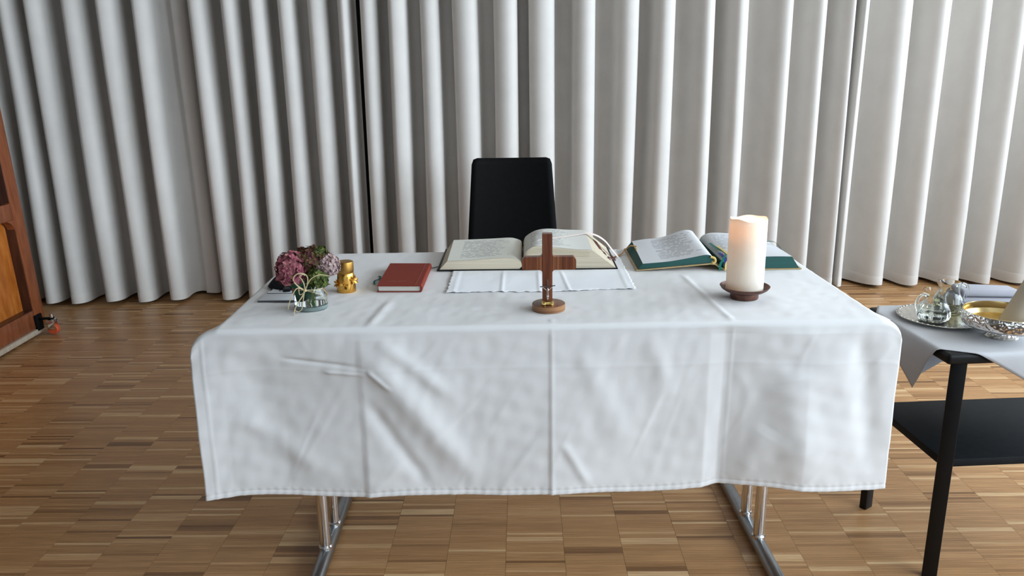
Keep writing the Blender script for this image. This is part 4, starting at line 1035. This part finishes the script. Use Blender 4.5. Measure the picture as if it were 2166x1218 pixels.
# tray with the two glass jugs
M['tray'] = plain('silver_tray', (0.62, 0.60, 0.55), 0.22, 1.0, var=0.25, scale=50, bmp=0.3)
TX, TY = 1.163, 2.146
def tray():
    t = thing('tray', 'round silver tray with raised rim under the glass jugs', 'tray', (TX, TY, ZS))
    MB().lathe([(0.085, 0.0), (0.092, 0.001), (0.108, 0.0075), (0.116, 0.0085), (0.1175, 0.0095), (0.116, 0.0105), (0.107, 0.0095), (0.090, 0.0035), (0.0, 0.003)], 72).out('dish', M['tray'], t)
    b = MB()
    for k in range(48):
        a = 2 * PI * k / 48; b.box((0.112 * math.cos(a), 0.112 * math.sin(a), 0.0102), (0.006, 0.004, 0.0022), Matrix.Rotation(a, 4, 'Z'), 0.0008, 1)
    o = b.out('beaded_rim', M['tray'], t); o['kind'] = 'stuff'
tray()
M['jug_glass'] = clear_glass('clear_jug_glass', (0.95, 0.98, 0.965), 1.33)
M['wine'] = clear_glass('pale_wine', (0.93, 0.87, 0.52), 1.1)
M['jug_water'] = clear_glass('jug_water', (0.99, 0.995, 0.99), 1.1)
def jug(name_label, x, y, ang, liquid, lab_liq):
    t = thing('glass_jug', name_label, 'jug', (x, y, ZS + 0.0033), ang)
    sc = 1.0
    wob = lambda a, j: 1 + (0.035 * math.cos(12 * a) if 2 <= j <= 5 else 0.0)
    outer = [(0.030, 0.0), (0.034, 0.002), (0.040, 0.008), (0.0425, 0.018), (0.041, 0.030), (0.036, 0.043), (0.0305, 0.052), (0.0275, 0.059), (0.0275, 0.072), (0.0315, 0.0865)]
    inner = [(0.0292, 0.086), (0.0252, 0.071), (0.0252, 0.059), (0.0283, 0.051), (0.0337, 0.042), (0.0392, 0.030), (0.0405, 0.018), (0.036, 0.008), (0.012, 0.006)]
    b = MB().lathe(outer + inner, 72, wob=wob)
    # pull a pouring lip out of the rim
    V = []
    for v in b.V:
        if v[2] > 0.066 and v[0] > 0: k = (v[2] - 0.066) / 0.02 * math.exp(-(math.atan2(v[1], v[0]) / 0.45) ** 2); v = (v[0] + 0.013 * k, v[1], v[2] + 0.004 * k)
        V.append(v)
    b.V = V; b.out('glass', M['jug_glass'], t)
    MB().tube(spline([(-0.0265, 0, 0.072), (-0.042, 0, 0.078), (-0.058, 0, 0.070), (-0.063, 0, 0.052), (-0.054, 0, 0.034), (-0.041, 0, 0.026)], 7), 0.0042, 12).out('handle', M['jug_glass'], t)
    MB().lathe([(0.030, 0.0075), (0.0375, 0.010), (0.0395, 0.018), (0.0383, 0.030), (0.0372, 0.033)], 48).out('liquid', M[liquid], t)['label'] = lab_liq
jug('cut glass jug of clear water at the front of the silver tray', 1.126, 2.125, 0.35, 'jug_water', 'clear water')
jug('cut glass jug of pale yellow wine at the back of the silver tray', 1.205, 2.205, PI + 0.25, 'wine', 'pale yellow wine')

# hammered silver bowl with a gilded inside
def hammered():
    m, nt, b = new_mat('hammered_silver'); b.inputs['Metallic'].default_value = 1.0; b.inputs['Base Color'].default_value = (0.78, 0.75, 0.71, 1); b.inputs['Roughness'].default_value = 0.16
    tc = N(nt, 'ShaderNodeTexCoord'); v = N(nt, 'ShaderNodeTexVoronoi', feature='SMOOTH_F1'); v.inputs['Scale'].default_value = 130.0
    nt.links.new(tc.outputs['Object'], v.inputs['Vector']); bump(nt, b, v.outputs['Distance'], 0.8, 0.003); return m
M['hammered'] = hammered()
M['gilt'] = plain('satin_gilt', (0.80, 0.62, 0.30), 0.24, 1.0, var=0.05)
BX, BY = 1.238, 1.992
def bowl():
    t = thing('communion_bowl', 'hammered silver bowl with a gilded inside on a short foot', 'bowl', (BX, BY, ZS))
    MB().lathe([(0.037, 0.0), (0.039, 0.002), (0.033, 0.008), (0.030, 0.018), (0.032, 0.0275)], 48).out('foot', M['hammered'], t)
    MB().lathe([(0.024, 0.0265), (0.065, 0.0275), (0.089, 0.030), (0.0965, 0.036), (0.0985, 0.045), (0.098, 0.060), (0.0958, 0.0685)], 72, cap1=False).out('outer_shell', M['hammered'], t)
    MB().lathe([(0.0958, 0.0685), (0.0945, 0.069), (0.0935, 0.066), (0.094, 0.050), (0.086, 0.039), (0.060, 0.0325), (0.0, 0.031)], 72, cap0=False, cap1=False).out('inner_shell', M['gilt'], t)['label'] = 'gilded inside of the bowl'
bowl()
M['beige'] = fabric('beige_grey_cloth', (0.50, 0.44, 0.36), 600, 0.35)
def cone():
    n, m = 40, 14; base = Vector((BX + 0.042, BY + 0.008, ZS + 0.036)); apex = Vector((BX + 0.118, BY + 0.03, ZS + 0.25)); V = []
    for j in range(m):
        t_ = j / (m - 1); c = base.lerp(apex, t_); r = 0.044 * (1 - t_) + 0.010 * t_
        for i in range(n):
            a = 2 * PI * i / n; V.append((c.x + r * math.cos(a) * (1 + 0.02 * math.cos(3 * a + 1)), c.y + r * math.sin(a), c.z))
    F = [[j * n + i, j * n + (i + 1) % n, (j + 1) * n + (i + 1) % n, (j + 1) * n + i] for j in range(m - 1) for i in range(n)] + [list(range(n))[::-1], [(m - 1) * n + i for i in range(n)]]
    o = mesh('cloth_cone', V, F, M['beige'], None, True, None, 60)
    tag(o, 'tall beige cloth cone standing in the hammered silver bowl at the right edge', 'cloth cone')
cone()
M['slab'] = plain('dark_brown_tray', (0.07, 0.055, 0.05), 0.5)
M['towel'] = fabric('grey_white_towel', (0.37, 0.365, 0.40), 350, 0.6)
def towel():
    c = st_world(-0.128, 0.155, ZS)
    t = thing('wooden_board', 'flat dark brown board under the folded towel behind the silver bowl', 'board', c, STR)
    MB().box((0, 0, 0.006), (0.16, 0.085, 0.012), bevel=0.002).out('slab', M['slab'], t)
    c2 = st_world(-0.092, 0.180, ZS + 0.0122)
    t = thing('towel', 'folded grey-white towel lying behind the silver bowl', 'towel', c2, STR - 0.15)
    for k, (zz, w_, l_) in enumerate(((0.011, 0.17, 0.085), (0.032, 0.164, 0.078))):
        b = MB().box((0.02 + 0.004 * k, 0.0, zz), (w_, l_, 0.0205), bevel=0.0098, seg=6)
        wv = wobble(91 + k, 6, 30, 90); b.V = [(v[0], v[1], max(0.0006, v[2] + 0.0016 * float(wv(v[0], v[1])) + 0.012 * (v[0] - 0.02) * 0)) for v in b.V]
        b.out('towel_fold', M['towel'], t)
towel()
